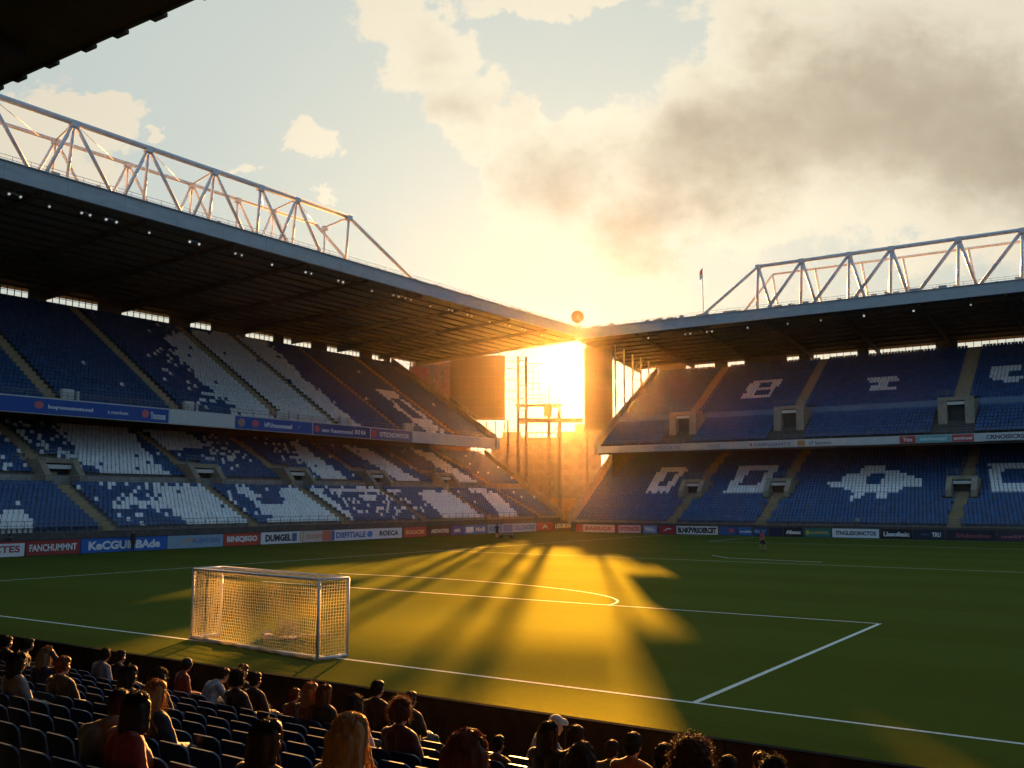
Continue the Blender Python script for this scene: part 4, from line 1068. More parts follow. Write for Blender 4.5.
def make_pose(kind):
    """returns body mesh, top mesh, legwear mesh, shoe mesh, head matrix"""
    lean = {'sit': -.06, 'lean': .55, 'hand': .02, 'talk': .12, 'stand': .03, 'run': .14}[kind]
    standing = kind in ('stand', 'run')
    hip = .93 if standing else .45
    up = hip - .45
    def U(p):
        x, y, z = p; y0, z0 = y, z - .45
        return Vector((x, y0 * math.cos(lean) + z0 * math.sin(lean), hip + z0 * math.cos(lean) - y0 * math.sin(lean)))
    hc = U((0, .035, 1.135))
    turn = {'sit': 0, 'lean': 0, 'hand': .25, 'talk': .75, 'stand': .3, 'run': .15}[kind]
    tilt = {'lean': -.25}.get(kind, -.04)
    HM = Matrix.Translation(hc) @ Matrix.Rotation(turn, 4, 'Z') @ Matrix.Rotation(tilt, 4, 'X')
    T = lambda v: HM @ v
    body, top, legs, shoe = MB(), MB(), MB(), MB()
    def both(a, b, ra, rb, dst, infl=.014):
        body.capsule(a, b, ra, rb, 12)
        if dst: dst.capsule(a, b, ra + infl, rb + infl, 12)
    head_blobs(body, T)
    body.capsule(U((0, -.015, .97)), U((0, .015, 1.07)), .056, .05, 12)
    top.capsule(U((0, -.02, .965)), U((0, -.012, .99)), .075, .066, 12)
    for s in (-1, 1):
        both(U((s * .075, 0, .50)), U((s * .07, -.01, .70)), .10, .088, top); both(U((s * .07, -.01, .70)), U((s * .085, -.015, .87)), .088, .092, top)
        both(U((s * .05, -.02, .93)), U((s * .165, -.015, .925)), .058, .055, top)
        both(U((s * .02, -.02, .985)), U((s * .13, -.015, .94)), .045, .045, top)
        both(U((s * .06, .02, .86)), U((s * .05, .03, .74)), .082, .075, top)
    for s in (-1, 1):
        sh = U((s * .185, -.015, .92))
        if kind == 'hand' and s == 1:
            el = U((.30, .14, .98)); wr = U((.13, .06, 1.20)); fd, sd, pn = (-.6, -.35, .7), (.3, .2, .6), (-.7, -.2, -.5)
        elif kind == 'lean':
            el = Vector((s * .24, .40, .60)); wr = Vector((s * .07, .56, .53)); fd, sd, pn = (-s * .4, .8, -.3), (-s * .8, -.4, .3), (0, -.3, -1)
        elif kind == 'stand':
            el = U((s * .25, -.03, .65)); wr = U((s * .26, .06, .42)); fd, sd, pn = (0, .12, -1), (0, 1, .1), (-s, 0, 0)
        elif kind == 'run':
            el = U((s * .27, -.18 * s - .05, .70)); wr = U((s * .2, .17 - .12 * s, .68 + .08 * s)); fd, sd, pn = (-.2 * s, 1, .2), (0, -.2, 1), (-s, 0, 0)
        else:
            el = U((s * .245, .05, .655)); wr = Vector((s * .11, .33, .59 + up)); fd, sd, pn = (-s * .35, .9, -.2), (-s * .9, -.3, .2), (0, -.2, -1)
        both(sh, el, .050, .041, top); 
        both(el, wr, .040, .028, None if kind == 'run' else top, .012)
        hand_blobs(body, wr + (wr - el).normalized() * .01, fd, sd, pn)
    for s in (-1, 1):
        if kind == 'run':
            hp, kn, an = Vector((s * .09, 0, .90)), Vector((s * .1, .16 * s + .06, .50)), Vector((s * .1, .05 * s - .02 - (.1 if s < 0 else 0), .10))
        elif kind == 'stand':
            hp, kn, an = Vector((s * .09, 0, .90)), Vector((s * .11, .03, .49)), Vector((s * .12, -.02, .09))
        else:
            hp, kn, an = Vector((s * .09, .02, .45)), Vector((s * .13, .43, .49)), Vector((s * .14, .46 + (.06 if s > 0 else -.05), .10))
        body.capsule(hp, kn, .085, .058, 12)
        if kind == 'run': legs.capsule(hp, hp.lerp(kn, .6), .108, .10, 12)
        else: legs.capsule(hp, kn, .10, .072, 12); legs.capsule(kn, an, .070, .058, 12)
        calf = kn.lerp(an, .32) + Vector((0, -.018, 0))
        body.capsule(kn, calf, .055, .055, 12); body.capsule(calf, an, .055, .037, 12)
        body.capsule(an, an + Vector((0, .15, -.05)), .037, .03, 10)
        shoe.capsule(an + Vector((0, -.04, -.045)), an + Vector((0, .16, -.055)), .046, .040, 10)
    legs.capsule((-.07, 0, hip + .02), (.07, 0, hip + .02), .115, .115, 12)
    bm = remesh(body, .0085 if not standing else .011, 2)
    bm.materials.clear(); bm.materials.append(M['skin']); bm.materials.append(M['face_marks'])
    inv = HM.inverted(); mi = []
    for p in bm.polygons:
        c = inv @ p.center
        e = any((Vector((s * .031, .084, .009)) - c).length < .0125 for s in (-1, 1)) or (abs(c.z + .062) < .0035 and abs(c.x) < .022 and c.y > .085) \
            or (abs(c.z - .03) < .004 and .018 < abs(c.x) < .05 and c.y > .06)
        mi.append(1 if e else 0)
    bm.polygons.foreach_set('material_index', mi)
    return dict(body=bm, top=remesh(top, .014, 5, .022, .09), legs=remesh(legs, .016, 4, .012, .1), shoe=remesh(shoe, .013, 3), head=HM)
POSES = {k: make_pose(k) for k in ('sit', 'lean', 'hand', 'talk', 'stand', 'run')}

def strands(mb, n, L, r, curl, region, seed, widen=1.0):
    rnd = random.Random(seed)
    for _ in range(n):
        while True:
            d = Vector((rnd.gauss(0, 1), rnd.gauss(0, 1), rnd.gauss(0, 1))).normalized()
            if region(d): break
        E = Vector((.09, .107, .12)) * widen; C0 = Vector((0, -.012, .02))
        p = Vector((d.x * E.x, d.y * E.y, d.z * E.z)) + C0
        l = L * rnd.uniform(.6, 1.1); pts = [p.copy()]; NS_ = 7 if L < .3 else 12; st = l / NS_
        side = Vector((d.x + rnd.gauss(0, .25), d.y - .35, 0)); side.normalize()
        wob = Vector((rnd.gauss(0, 1), rnd.gauss(0, 1), 0)) * .08; fly = rnd.random() < .16
        v = d.copy()
        for k in range(NS_):
            q = Vector(((p.x - C0.x) / E.x, (p.y - C0.y) / E.y, (p.z - C0.z) / E.z)).normalized()
            if curl > .5:
                v = v * .6 + Vector((rnd.gauss(0, 1), rnd.gauss(0, 1), rnd.gauss(0, 1))) * .45
            else:
                g_ = Vector((0, 0, -1)) + (side * 1.2 if q.z > .55 else Vector((0, 0, 0)))
                v = g_ - q * g_.dot(q) if q.z > -.15 else Vector((0, 0, -1)) + wob * 1.6
                v = v.normalized() + Vector((rnd.gauss(0, 1), rnd.gauss(0, 1), rnd.gauss(0, 1))) * (curl + (.5 if fly else 0)) * .5
            v.normalize(); p = p + v * st
            if curl <= .5 and p.z > C0.z - .03:
                q = Vector(((p.x - C0.x) / E.x, (p.y - C0.y) / E.y, (p.z - C0.z) / E.z)); q.normalize()
                p = Vector((q.x * E.x, q.y * E.y, q.z * E.z)) * (1 + (.14 if fly else .035) * rnd.random()) + C0
            pts.append(p.copy())
        NP = len(pts)
        mb.tube(pts, [r * (1 - .75 * k / NP) for k in range(NP)], 3, cap=False)
back_top = lambda d: d.z > -.55 and (d.y < .25 or d.z > .62)
HAIR = {}
def hair_mesh(style):
    if style in HAIR: return HAIR[style]
    mb = MB(); s = lambda c, sc: mb.sphere(c, .1, 16, 12, sc=sc)
    rnd = random.Random(hash(style) % 999 if False else len(style) * 7)
    s((0, -.024, .034), (.87, .96, 1.0)); s((0, .03, .075), (.76, .72, .55)); s((0, -.06, -.03), (.66, .46, .62))
    for q in (-1, 1): s((q * .066, -.022, .0), (.22, .5, .62))
    vox, noise, ns = .0085, .012, .03
    if style == 'bob':
        for q in (-1, 1): mb.capsule((q * .07, -.02, .04), (q * .082, -.03, -.12), .045, .035)
        mb.capsule((0, -.075, .02), (0, -.085, -.14), .065, .06); mb.capsule((.04, -.07, .02), (.05, -.07, -.14), .055, .05); mb.capsule((-.04, -.07, .02), (-.05, -.07, -.14), .055, .05)
    if style == 'bigbob':
        s((0, -.03, .045), (1.02, 1.04, 1.12))
        for q in (-1, 1): mb.capsule((q * .075, -.03, .03), (q * .10, -.03, -.13), .06, .05)
        mb.capsule((0, -.08, .02), (0, -.09, -.17), .085, .075); mb.capsule((.05, -.07, .02), (.06, -.07, -.16), .07, .06); mb.capsule((-.05, -.07, .02), (-.06, -.07, -.16), .07, .06)
    if style == 'long':
        s((0, -.026, .04), (.95, 1.0, 1.06))
        for q in (-1, 1): mb.capsule((q * .065, -.03, .05), (q * .10, -.07, -.20), .05, .045); mb.capsule((q * .10, -.07, -.20), (q * .085, -.10, -.40), .045, .02)
        mb.capsule((0, -.08, .02), (0, -.12, -.25), .075, .065); mb.capsule((0, -.12, -.25), (0, -.13, -.46), .065, .02)
        mb.capsule((.045, -.08, 0), (.05, -.11, -.3), .06, .05); mb.capsule((-.045, -.08, 0), (-.05, -.11, -.3), .06, .05)
    if style == 'straight':
        for q in (-1, 1): mb.capsule((q * .068, -.03, .05), (q * .085, -.05, -.16), .045, .04)
        mb.capsule((0, -.08, .02), (0, -.10, -.2), .07, .055); mb.capsule((.045, -.075, 0), (.05, -.09, -.2), .055, .045); mb.capsule((-.045, -.075, 0), (-.05, -.09, -.2), .055, .045)
    if style in ('curly', 'afro'):
        R0 = 1.22 if style == 'afro' else 1.1
        for _ in range(220):
            d = Vector((rnd.gauss(0, 1), rnd.gauss(0, 1), rnd.gauss(0, 1))).normalized()
            if not back_top(d): continue
            mb.sphere((d.x * .09 * R0, d.y * .1 * R0 - .015, d.z * .118 * R0 + .025), rnd.uniform(.016, .03), 7, 5)
    if style == 'bun': s((0, -.10, .09), (.42, .42, .42))
    me = remesh(mb, vox, 2, noise, ns)
    st = MB()
    reg = back_top
    if style in ('short', 'bun'): strands(st, 420, .045, .0014, .45, reg, 3)
    elif style == 'bob': strands(st, 620, .22, .0016, .16, reg, 4, 1.06)
    elif style == 'bigbob': strands(st, 900, .26, .0017, .3, reg, 5, 1.16)
    elif style == 'long': strands(st, 1000, .55, .0018, .12, reg, 6, 1.06)
    elif style == 'straight': strands(st, 800, .30, .0016, .08, reg, 7, 1.04)
    elif style == 'curly': strands(st, 1100, .10, .0014, 1.0, reg, 8, 1.15)
    elif style == 'afro': strands(st, 1500, .11, .0014, 1.1, reg, 9, 1.25)
    sm = st.mesh('strand'); bm = bmesh.new(); bm.from_mesh(me); bm.from_mesh(sm)
    for f in bm.faces: f.smooth = True
    bm.to_mesh(me); bm.free(); bpy.data.meshes.remove(sm)
    me.materials.clear(); me.materials.append(M['black_metal'])
    HAIR[style] = me
    return me
def hat_mesh(kind):
    k = 'hat_' + kind
    if k in HAIR: return HAIR[k]
    mb = MB(); mb.sphere((0, -.014, .055), .1, 16, 12, sc=(.92, 1.06, .92))
    if kind == 'cap': mb.tube([(0, .06, .06), (0, .12, .055), (0, .165, .045)], [.06, .055, .03], 12); 
    else: mb.capsule((-.06, -.02, .02), (.06, -.02, .02), .06, .06)
    me = remesh(mb, .01, 4)
    bm = bmesh.new(); bm.from_mesh(me)
    bmesh.ops.delete(bm, geom=[v for v in bm.verts if v.co.z < (.03 if kind == 'cap' else -.01)], context='VERTS'); bm.to_mesh(me); bm.free()
    me.materials.clear(); me.materials.append(M['black_metal']); HAIR[k] = me
    return me
def over(name, me, material, parent):
    o = link(name, me, parent)
    if not me.materials: me.materials.append(material)
    o.material_slots[0].link = 'OBJECT'; o.material_slots[0].material = material
    return o
def person(loc, rz, scale, pose, hair, hc, topc, legc, label, skin=None, group=None, hat=None, topname='jacket', hscale=1.0):
    P = POSES[pose]
    o = link('person', P['body']); o.location = loc; o.rotation_euler = (0, 0, rz); o.scale = (scale,) * 3
    if skin:
        o.material_slots[0].link = 'OBJECT'; o.material_slots[0].material = skin
    tag(o, label, 'person', group)
    over(topname, P['top'], cloth(topc), o); over('shorts' if pose == 'run' else 'trousers', P['legs'], cloth(legc), o); over('shoe', P['shoe'], flat((.03, .03, .03)), o)
    if hair:
        h = over('hair', hair_mesh(hair), hair_mat(hc), o); h.matrix_local = P['head'] @ Matrix.Scale(hscale, 4)
    if hat:
        h = over('cap' if hat[0] == 'cap' else 'beanie', hat_mesh(hat[0]), cloth(hat[1]), o); h.matrix_local = P['head']
    return o
DK = (.02, .013, .010); BR = (.055, .025, .014); RB = (.14, .045, .018); BL = (.42, .27, .12); GB = (.36, .19, .07); LB_ = (.30, .22, .14)
NAVY = (.015, .025, .06); CHAR = (.016, .016, .018)
HEADTOP = {'sit': 1.27, 'lean': 1.12, 'hand': 1.27, 'talk': 1.27}
crowd = [
 # px, py(top), row or None, pose, hair, colour, top, turn, label, extras
 (8, 636, None, 'sit', 'short', DK, CHAR, .1, 'dark haired person in black, at the far left end of the crowd near the wall', {}),
 (23, 638, None, 'talk', 'short', DK, CHAR, -.5, 'short haired person in black turning sideways beside the far left spectator', {}),
 (19, 652, None, 'sit', 'bob', DK, (.34, .33, .33), 0, 'dark bobbed person in a pale grey top at the left edge of the stand', {}),
 (43, 648, None, 'hand', 'bob', LB_, NAVY, 0, 'fair haired person raising one hand to the head at left', {}),
 (64, 656, None, 'sit', 'short', RB, CHAR, .2, 'reddish short haired person in black beside the one with a raised hand', {}),
 (100, 648, None, 'talk', 'short', DK, (.42, .40, .47), 0, 'dark haired person in a pale lilac shirt looking sideways', {'topname': 'shirt'}),
 (121, 650, None, 'sit', 'short', DK, CHAR, 0, 'dark haired person in black beside the lilac shirt', {}),
 (130, 665, None, 'sit', 'bob', DK, CHAR, 0, 'person with a dark bob just behind the lilac shirt', {}),
 (160, 666, None, 'sit', 'bigbob', DK, (.03, .02, .02), 0, 'person with big dark hair left of the one in the dark beret', {}),
 (181, 658, None, 'talk', 'short', DK, (.32, .045, .03), -.3, 'person in a dark beret and bright red jacket near the wall', {'hat': ('beanie', (.02, .018, .02))}),
 (202, 672, None, 'lean', 'short', BR, (.50, .54, .62), -.2, 'person in a pale blue white top leaning forward beside the red jacket', {}),
 (157, 680, None, 'sit', 'straight', GB, NAVY, 0, 'person with straight golden shoulder length hair', {}),
 (122, 692, None, 'talk', 'bob', DK, (.34, .035, .03), -.2, 'dark haired person in a red top behind the empty seats', {}),
 (95, 704, None, 'lean', 'short', DK, (.10, .10, .095), .5, 'person in a grey coat bending forward beside the red top', {}),
 (239, 670, None, 'sit', 'afro', DK, CHAR, 0, 'person with round dark hair sitting in front of the goal', {'hscale': .92}),
 (243, 664, None, 'sit', 'short', BR, CHAR, 0, 'person with thin brown hair just beyond the round dark hair', {}),
 (256, 672, None, 'sit', 'short', DK, CHAR, 0, 'person with flat dark hair right of the round dark hair', {}),
 (295, 688, None, 'sit', 'short', RB, (.10, .05, .04), 0, 'small person with light brown hair left of the strawberry blonde', {'size': .86}),
 (311, 683, None, 'sit', 'bob', (.40, .20, .09), (.17, .07, .05), 0, 'strawberry blonde person with frizzy hair in a rust coloured top', {'hscale': 1.08}),
 (325, 684, None, 'sit', 'bob', RB, CHAR, 0, 'dark red haired person right of the strawberry blonde', {}),
 (355, 693, None, 'sit', 'bigbob', DK, (.42, .46, .52), 0, 'dark haired person in a pale blue shirt beyond the long blonde hair', {'topname': 'shirt'}),
 (352, 704, 9, 'sit', 'long', BL, CHAR, 0, 'person with long pale blonde hair down the back', {'hscale': .98}),
 (402, 699, None, 'sit', 'curly', RB, (.10, .02, .018), 0, 'person with curly brown hair glowing at its rim', {'hscale': 1.05}),
 (411, 691, None, 'sit', 'short', BR, CHAR, 0, 'dark haired person just beyond the curly brown hair', {}),
 (378, 680, None, 'sit', 'short', DK, (.015, .015, .015), 0, 'person all in black close to the wall beyond the pale blue shirt', {}),
 (268, 719, None, 'sit', 'bob', DK, CHAR, 0, 'person with a dark bob alone among empty seats at the bottom', {}),
 (469, 694, 9, 'sit', 'bigbob', (.16, .05, .02), (.012, .03, .075), 0, 'person with a large auburn bob and a dark blue jacket', {'hscale': .98}),
 (498, 735, None, 'sit', 'short', DK, (.12, .06, .03), 0, 'small dark haired child beside the auburn bob', {'size': .8}),
 (530, 721, None, 'lean', None, DK, (.40, .42, .46), -.5, 'person in a white cap and grey white jacket leaning over', {'hat': ('cap', (.62, .6, .58))}),
 (549, 722, None, 'sit', 'bob', DK, CHAR, 0, 'person with smooth dark hair right of the white cap', {'hscale': 1.1}),
 (576, 725, None, 'sit', 'short', DK, CHAR, 0, 'dark haired person in black close to the wall right of the white cap', {}),
 (583, 741, None, 'sit', 'bigbob', DK, CHAR, 0, 'person with wide dark hair at the bottom edge', {}),
 (612, 740, None, 'sit', 'short', DK, (.02, .05, .06), 0, 'small dark figure between the wide dark hair and the orange shirt', {'size': .86}),
 (633, 732, None, 'sit', 'short', DK, (.38, .15, .03), 0, 'short haired person in an orange shirt', {'topname': 'shirt'}),
 (664, 743, None, 'sit', 'short', DK, CHAR, 0, 'dark haired person between the orange shirt and the large curls', {}),
 (693, 743, 6, 'sit', 'afro', (.075, .03, .018), CHAR, 0, 'person with large brown curls at the bottom edge', {'hscale': 1.1}),
 (728, 755, None, 'sit', 'short', DK, CHAR, 0, 'dark head just right of the large curls at the bottom edge', {}),
 (757, 753, None, 'talk', 'short', BR, CHAR, 0, 'brown haired person second from the right end of the crowd', {}),
 (773, 757, None, 'sit', 'curly', DK, CHAR, 0, 'curly dark head at the right end of the crowd', {}),
]
for px, py, row, pose, hair, hc, topc, turn, lb, ex in crowd:
    ht = HEADTOP[pose] * ex.get('size', 1.0) * (1.02 if hair in ('afro', 'curly', 'bigbob') else 1)
    d = ray(px, py)
    if row is None:
        den = d.z + NSLOPE * d.y
        t = (.30 + NSLOPE * 13.9 + ht - EYE) / den if abs(den) > 1e-4 else 9
        if t < 4 or t > 30: t = 12
        y = d.y * t
        y = min(NROWS, key=lambda r: abs(r - y))
    else: y = NROWS[row]
    t = y / d.y; x = d.x * t; z = EYE + d.z * t
    sc = (z - nfloor(y)) / (ht / ex.get('size', 1.0))
    print('%-20s row y %.1f x %.1f depth %.1f scale %.2f' % (lb[:20], y, x, project((x, y, z))[2], sc))
    sc2 = max(.8, min(1.12, sc))
    person((x - .035 * sc2 * 0, y, nfloor(y) + max(-.02, z - nfloor(y) - sc2 * ht / ex.get('size', 1.0)) * 0), turn, sc2, pose, hair, hc, topc, CHAR, lb,
           M['skin'], 'spectators in the near stand', ex.get('hat'), ex.get('topname', 'jacket'), ex.get('hscale', 1))
# on and around the pitch
person((-32.95, 92.1, 0), 2.6, 1.1, 'run', 'short', DK, (.75, .07, .06), (.02, .02, .03), 'player in a red shirt and dark shorts walking on the shaded pitch', topname='shirt')
person((-72.73, 104.07, 0), .6, 1.05, 'run', 'short', DK, (.04, .03, .03), (.02, .02, .02), 'dark figure walking on the sunlit grass by the left boards', topname='shirt')
t = thing('equipment_trolley', 'small low frame trolley beside the dark figure on the sunlit grass', 'trolley', (-71.9, 105.0, 0), .4)
b = MB()
for z in (.5, .9): b.beam((-.8, -.3, z), (.8, -.3, z), .05); b.beam((-.8, .3, z), (.8, .3, z), .05); b.beam((-.8, -.3, z), (-.8, .3, z), .05); b.beam((.8, -.3, z), (.8, .3, z), .05)
for x in (-.75, .75):
    for y in (-.3, .3): b.beam((x, y, .2), (x, y, .9), .05)
b.build('frame', M['steel'], t)
for x in (-.7, .7):
    for y in (-.34, .34): MB().tube([(x, y - .03, .17), (x, y + .03, .17)], .17, 14).build('wheel', M['black_metal'], t)
person((-82.2, 57.0, 0), -1.4, 1.18, 'stand', None, DK, CHAR, CHAR, 'steward in dark clothes and a red cap standing by the blue board', hat=('cap', (.32, .035, .03)))
person((-83.75, 45.9, 0), -1.5, 1.1, 'stand', 'short', DK, CHAR, CHAR, 'dark figure standing behind the left most white and red board')
person((-80.6, 137.6, 0), 2.4, 1.15, 'stand', 'short', DK, (.14, .03, .02), CHAR, 'figure in dark red standing in the stadium corner below the sun')
person((-49.3, 131.2, 0), 2.8, 1.1, 'stand', 'short', DK, (.40, .06, .03), CHAR, 'figure in an orange red top behind the far boards by the second aisle')
pz = person((-34.4, 132.35, 1.5), math.pi, 1.0, 'sit', 'short', DK, (.5, .45, .38), (.2, .16, .12), 'lone spectator in pale clothes in the front row of the far stand')
pz.location.z = 1.52

# ================================================================== WORLD
w = bpy.data.worlds.new('World'); scene.world = w; w.use_nodes = True
nt = w.node_tree; N = nt.nodes; Lk = nt.links
bg = N['Background']
def nmath(op, a, b=None, c=None, clamp=False):
    n = N.new('ShaderNodeMath'); n.operation = op; n.use_clamp = clamp
    for i, v in enumerate((a, b, c)):
        if v is None: continue
        if hasattr(v, 'is_linked'): Lk.new(v, n.inputs[i])
        else: n.inputs[i].default_value = v
    return n.outputs[0]
def mixc(f, a, b):
    n = N.new('ShaderNodeMix'); n.data_type = 'RGBA'
    for i, v in ((0, f), (6, a), (7, b)):
        if hasattr(v, 'is_linked'): Lk.new(v, n.inputs[i])
        elif isinstance(v, tuple): n.inputs[i].default_value = (*v, 1)
        else: n.inputs[i].default_value = v
    return n.outputs[2]
def smooth(v, a, b):
    n = N.new('ShaderNodeMapRange'); n.interpolation_type = 'SMOOTHSTEP'
    Lk.new(v, n.inputs[0]); n.inputs[1].default_value = a; n.inputs[2].default_value = b
    return n.outputs[0]
SUN_PX = (574, 375)
sd = ray(*SUN_PX).normalized(); SUN_EL = math.asin(sd.z); SUN_AZ = math.atan2(sd.x, sd.y)
gd = ray(564, 374).normalized()
tc = N.new('ShaderNodeTexCoord'); D = tc.outputs['Generated']
sky = N.new('ShaderNodeTexSky'); sky.sky_type = 'NISHITA'; sky.sun_disc = False
sky.sun_elevation = SUN_EL; sky.sun_rotation = SUN_AZ; sky.air_density = 1.4; sky.dust_density = 3.0; sky.ozone_density = 1.5
def dot(v):
    n = N.new('ShaderNodeVectorMath'); n.operation = 'DOT_PRODUCT'; Lk.new(D, n.inputs[0]); n.inputs[1].default_value = v; return n.outputs['Value']
ang = nmath('MULTIPLY', nmath('ARCCOSINE', nmath('MINIMUM', nmath('MAXIMUM', dot(tuple(gd)), -1.0), 1.0)), 180 / math.pi)
F = nmath('MAXIMUM', dot((-math.sin(YAW), math.cos(YAW), 0)), .08)
Uc = nmath('DIVIDE', dot((math.cos(YAW), math.sin(YAW), 0)), F)
Vc = nmath('DIVIDE', dot((0, 0, 1)), F)
cb = N.new('ShaderNodeCombineXYZ'); Lk.new(Uc, cb.inputs[0]); Lk.new(Vc, cb.inputs[1])
def noise(scale, det, rough=.6, off=(0, 0, 0), st=(1, 1, 1), dist=0.0):
    mp = N.new('ShaderNodeMapping'); mp.inputs['Location'].default_value = off; mp.inputs['Scale'].default_value = st
    n = N.new('ShaderNodeTexNoise'); n.inputs['Scale'].default_value = scale; n.inputs['Detail'].default_value = det; n.inputs['Roughness'].default_value = rough; n.inputs['Distortion'].default_value = dist
    Lk.new(cb.outputs[0], mp.inputs[0]); Lk.new(mp.outputs[0], n.inputs['Vector']); return n.outputs['Fac']
n1 = noise(5.0, 9, .58, (3.1, 1.7, 0), (1, 1.35, 1), .3); n2 = noise(17, 10, .68, (0, 5, 0), (1, 1.2, 1))
nb = noise(9, 9, .6, (2, 3, 0), (1, 1.3, 1)); nb2 = noise(9, 9, .6, (2, 2.72, 0), (1, 1.3, 1)); n3 = noise(2.4, 4, .5, (7, 2, 0), (1, 1.6, 1))
wA = noise(13, 9, .62, (1, 8, 0)); wB = noise(13, 9, .62, (9, 4, 0)); wC = noise(42, 6, .6, (5, 5, 0)); wD = noise(42, 6, .6, (6, 1, 0))
U0_, V0_ = Uc, Vc
Uc = nmath('ADD', Uc, nmath('ADD', nmath('MULTIPLY', nmath('SUBTRACT', wA, .5), .13), nmath('MULTIPLY', nmath('SUBTRACT', wC, .5), .03)))
Vc = nmath('ADD', Vc, nmath('ADD', nmath('MULTIPLY', nmath('SUBTRACT', wB, .5), .10), nmath('MULTIPLY', nmath('SUBTRACT', wD, .5), .025)))
blobs = [(890, 125, 240, 105, 1.0), (725, 165, 115, 80, 1.0), (642, 215, 60, 58, .9), (598, 168, 62, 62, .9), (545, 180, 55, 62, .85), (522, 225, 42, 20, .66),
         (480, 108, 48, 44, .75), (430, 52, 58, 56, .72), (392, 10, 50, 40, .66), (518, 132, 40, 42, .75), (1000, 150, 140, 105, 1.0), (765, 45, 70, 55, .9), (880, 15, 180, 45, .95), (560, 2, 130, 17, .55),
         (312, 136, 38, 17, .74), (95, 120, 48, 28, .75), (30, 150, 75, 70, .8), (156, 138, 13, 9, .62), (326, 192, 14, 10, .62), (250, 172, 20, 7, .5)]
dens = None
for px, py, rx, ry, a in blobs:
    u, v = heading_uv(px, py); s = 1 / FPX / .986
    du = nmath('MULTIPLY', nmath('SUBTRACT', Uc, u), 1 / (rx * s)); dv = nmath('MULTIPLY', nmath('SUBTRACT', Vc, v), 1 / (ry * s))
    r2 = nmath('ADD', nmath('MULTIPLY', du, du), nmath('MULTIPLY', dv, dv))
    g_ = nmath('MULTIPLY', nmath('EXPONENT', nmath('MULTIPLY', r2, -.75)), a)
    dens = g_ if dens is None else nmath('MAXIMUM', dens, g_)
body_ = nmath('ADD', dens, nmath('MULTIPLY', nmath('SUBTRACT', n1, .5), .7))
body_ = nmath('ADD', body_, nmath('MULTIPLY', nmath('SUBTRACT', n2, .5), .6))
cover = smooth(body_, .30, .42)
big = None
for px, py, rx, ry, a in [(900, 115, 230, 90, 1), (720, 160, 110, 72, .95), (645, 222, 58, 56, .85), (560, 185, 65, 55, .68), (1010, 140, 140, 100, 1), (765, 55, 60, 45, .7), (480, 100, 50, 45, .5), (425, 50, 45, 45, .42)]:
    u, v = heading_uv(px, py); s = 1 / FPX / .986
    du = nmath('MULTIPLY', nmath('SUBTRACT', Uc, u), 1 / (rx * s)); dv = nmath('MULTIPLY', nmath('SUBTRACT', Vc, v), 1 / (ry * s))
    g_ = nmath('MULTIPLY', nmath('EXPONENT', nmath('MULTIPLY', nmath('ADD', nmath('MULTIPLY', du, du), nmath('MULTIPLY', dv, dv)), -.7)), a)
    big = g_ if big is None else nmath('MAXIMUM', big, g_)
big = nmath('ADD', big, nmath('ADD', nmath('MULTIPLY', nmath('SUBTRACT', n1, .5), .6), nmath('MULTIPLY', nmath('SUBTRACT', n3, .5), .35)))
core = smooth(nmath('ADD', big, nmath('ADD', nmath('MULTIPLY', nmath('SUBTRACT', n2, .5), .25), nmath('MULTIPLY', nmath('SUBTRACT', nb, nb2), .8))), .20, 1.2)
Uc, Vc = U0_, V0_
near = nmath('EXPONENT', nmath('MULTIPLY', ang, -1 / 13.0)); wide = nmath('EXPONENT', nmath('MULTIPLY', ang, -1 / 20.0))
clear = mixc(smooth(wide, .0, .16), (.25, .42, .62), (.62, .71, .69))
clear = mixc(smooth(wide, .12, .72), clear, (.99, .97, .80))
clear = mixc(smooth(Vc, .34, -.02), clear, mixc(.5, clear, (.95, .82, .55)))
thin = mixc(smooth(wide, .1, .5), (.88, .80, .64), (1.10, 1.02, .80))
thick = mixc(smooth(wide, .2, .75), (.44, .37, .27), (.58, .47, .30))
thick = mixc(smooth(nmath('ADD', nmath('MULTIPLY', n3, .5), nmath('MULTIPLY', nb, .5)), .38, .66), thick, (.62, .53, .40))
cl = mixc(core, thin, thick)
skyc = mixc(cover, clear, cl)
# glow of the low sun in the air around it
def addc(a, f, c):
    n = N.new('ShaderNodeVectorMath'); n.operation = 'SCALE'; n.inputs[0].default_value = c; Lk.new(f, n.inputs['Scale'])
    m = N.new('ShaderNodeVectorMath'); m.operation = 'ADD'; Lk.new(a, m.inputs[0]); Lk.new(n.outputs[0], m.inputs[1]); return m.outputs[0]
skyc = addc(skyc, nmath('MULTIPLY', near, nmath('SUBTRACT', 1.0, nmath('MULTIPLY', core, .8))), (.22, .16, .07))
skyc = addc(skyc, nmath('EXPONENT', nmath('MULTIPLY', nmath('MULTIPLY', ang, ang), -1 / 3.0)), (.9, .6, .24))
skyc = addc(skyc, nmath('EXPONENT', nmath('MULTIPLY', nmath('MULTIPLY', ang, ang), -1 / .5)), (60, 46, 24))
GAIN = 1.05
sc_ = N.new('ShaderNodeVectorMath'); sc_.operation = 'SCALE'; Lk.new(skyc, sc_.inputs[0]); sc_.inputs['Scale'].default_value = GAIN
ns = N.new('ShaderNodeVectorMath'); ns.operation = 'SCALE'; Lk.new(sky.outputs[0], ns.inputs[0]); ns.inputs['Scale'].default_value = .004
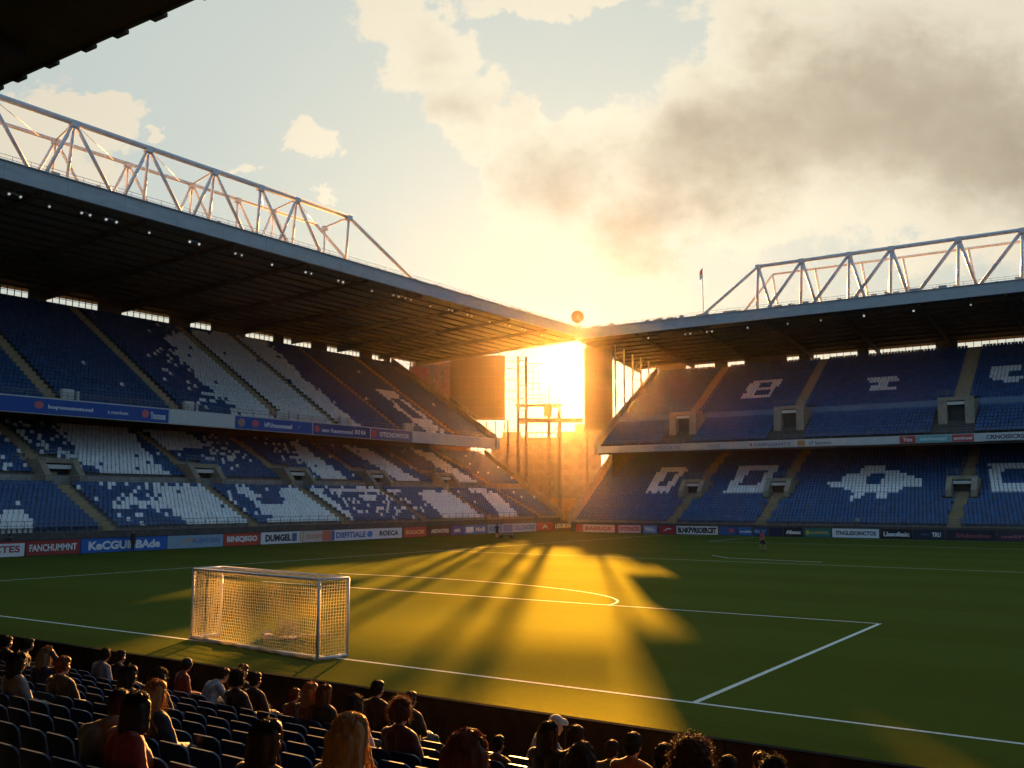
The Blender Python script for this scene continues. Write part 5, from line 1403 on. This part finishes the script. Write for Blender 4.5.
ad = N.new('ShaderNodeVectorMath'); ad.operation = 'ADD'; Lk.new(sc_.outputs[0], ad.inputs[0]); Lk.new(ns.outputs[0], ad.inputs[1])
Lk.new(ad.outputs[0], bg.inputs['Color']); bg.inputs['Strength'].default_value = .1
w.cycles.sampling_method = 'MANUAL'; w.cycles.sample_map_resolution = 1024

sun = bpy.data.lights.new('sun', 'SUN'); sun.energy = 5.0; sun.angle = R(.6); sun.color = (1.0, .44, .10)
so = link('sun', sun); so.rotation_euler = sd.to_track_quat('Z', 'Y').to_euler()

# ================================================================== HAZE
hz = MB().box((0, 0, 22.5), (1380, 1380, 47.0)).build('haze', [])  if False else None
me = MB().box((0, 0, 22.25), (1390, 1390, 46.5)).mesh('haze')
hm = bpy.data.materials.new('haze'); hm.use_nodes = True
hn = hm.node_tree; hn.nodes.remove(hn.nodes['Principled BSDF'])
pv = hn.nodes.new('ShaderNodeVolumePrincipled'); pv.inputs['Density'].default_value = 2.0e-5; pv.inputs['Color'].default_value = (1, .78, .5, 1); pv.inputs['Anisotropy'].default_value = .925
hn.links.new(pv.outputs[0], hn.nodes['Material Output'].inputs['Volume'])
me.materials.append(hm); ho = link('haze', me); ho['kind'] = 'stuff'

# ================================================================== CAMERA, RENDER
cam = bpy.data.cameras.new('camera'); co = link('camera', cam); scene.camera = co
cam.sensor_width = 36; cam.lens = FPX / 1024 * 36; cam.clip_start = .1; cam.clip_end = 3000
co.location = (0, 0, EYE); co.rotation_euler = (math.pi / 2 + PITCH, 0, YAW)
scene.view_settings.view_transform = 'Standard'; scene.view_settings.look = 'None'; scene.view_settings.gamma = 1
scene.view_settings.exposure = 3.0
cy = scene.cycles
cy.use_denoising = True; cy.denoiser = 'OPENIMAGEDENOISE'
cy.max_bounces = 6; cy.diffuse_bounces = 3; cy.glossy_bounces = 2; cy.transmission_bounces = 2; cy.volume_bounces = 0; cy.transparent_max_bounces = 8
cy.sample_clamp_indirect = 3; cy.caustics_reflective = False; cy.caustics_refractive = False
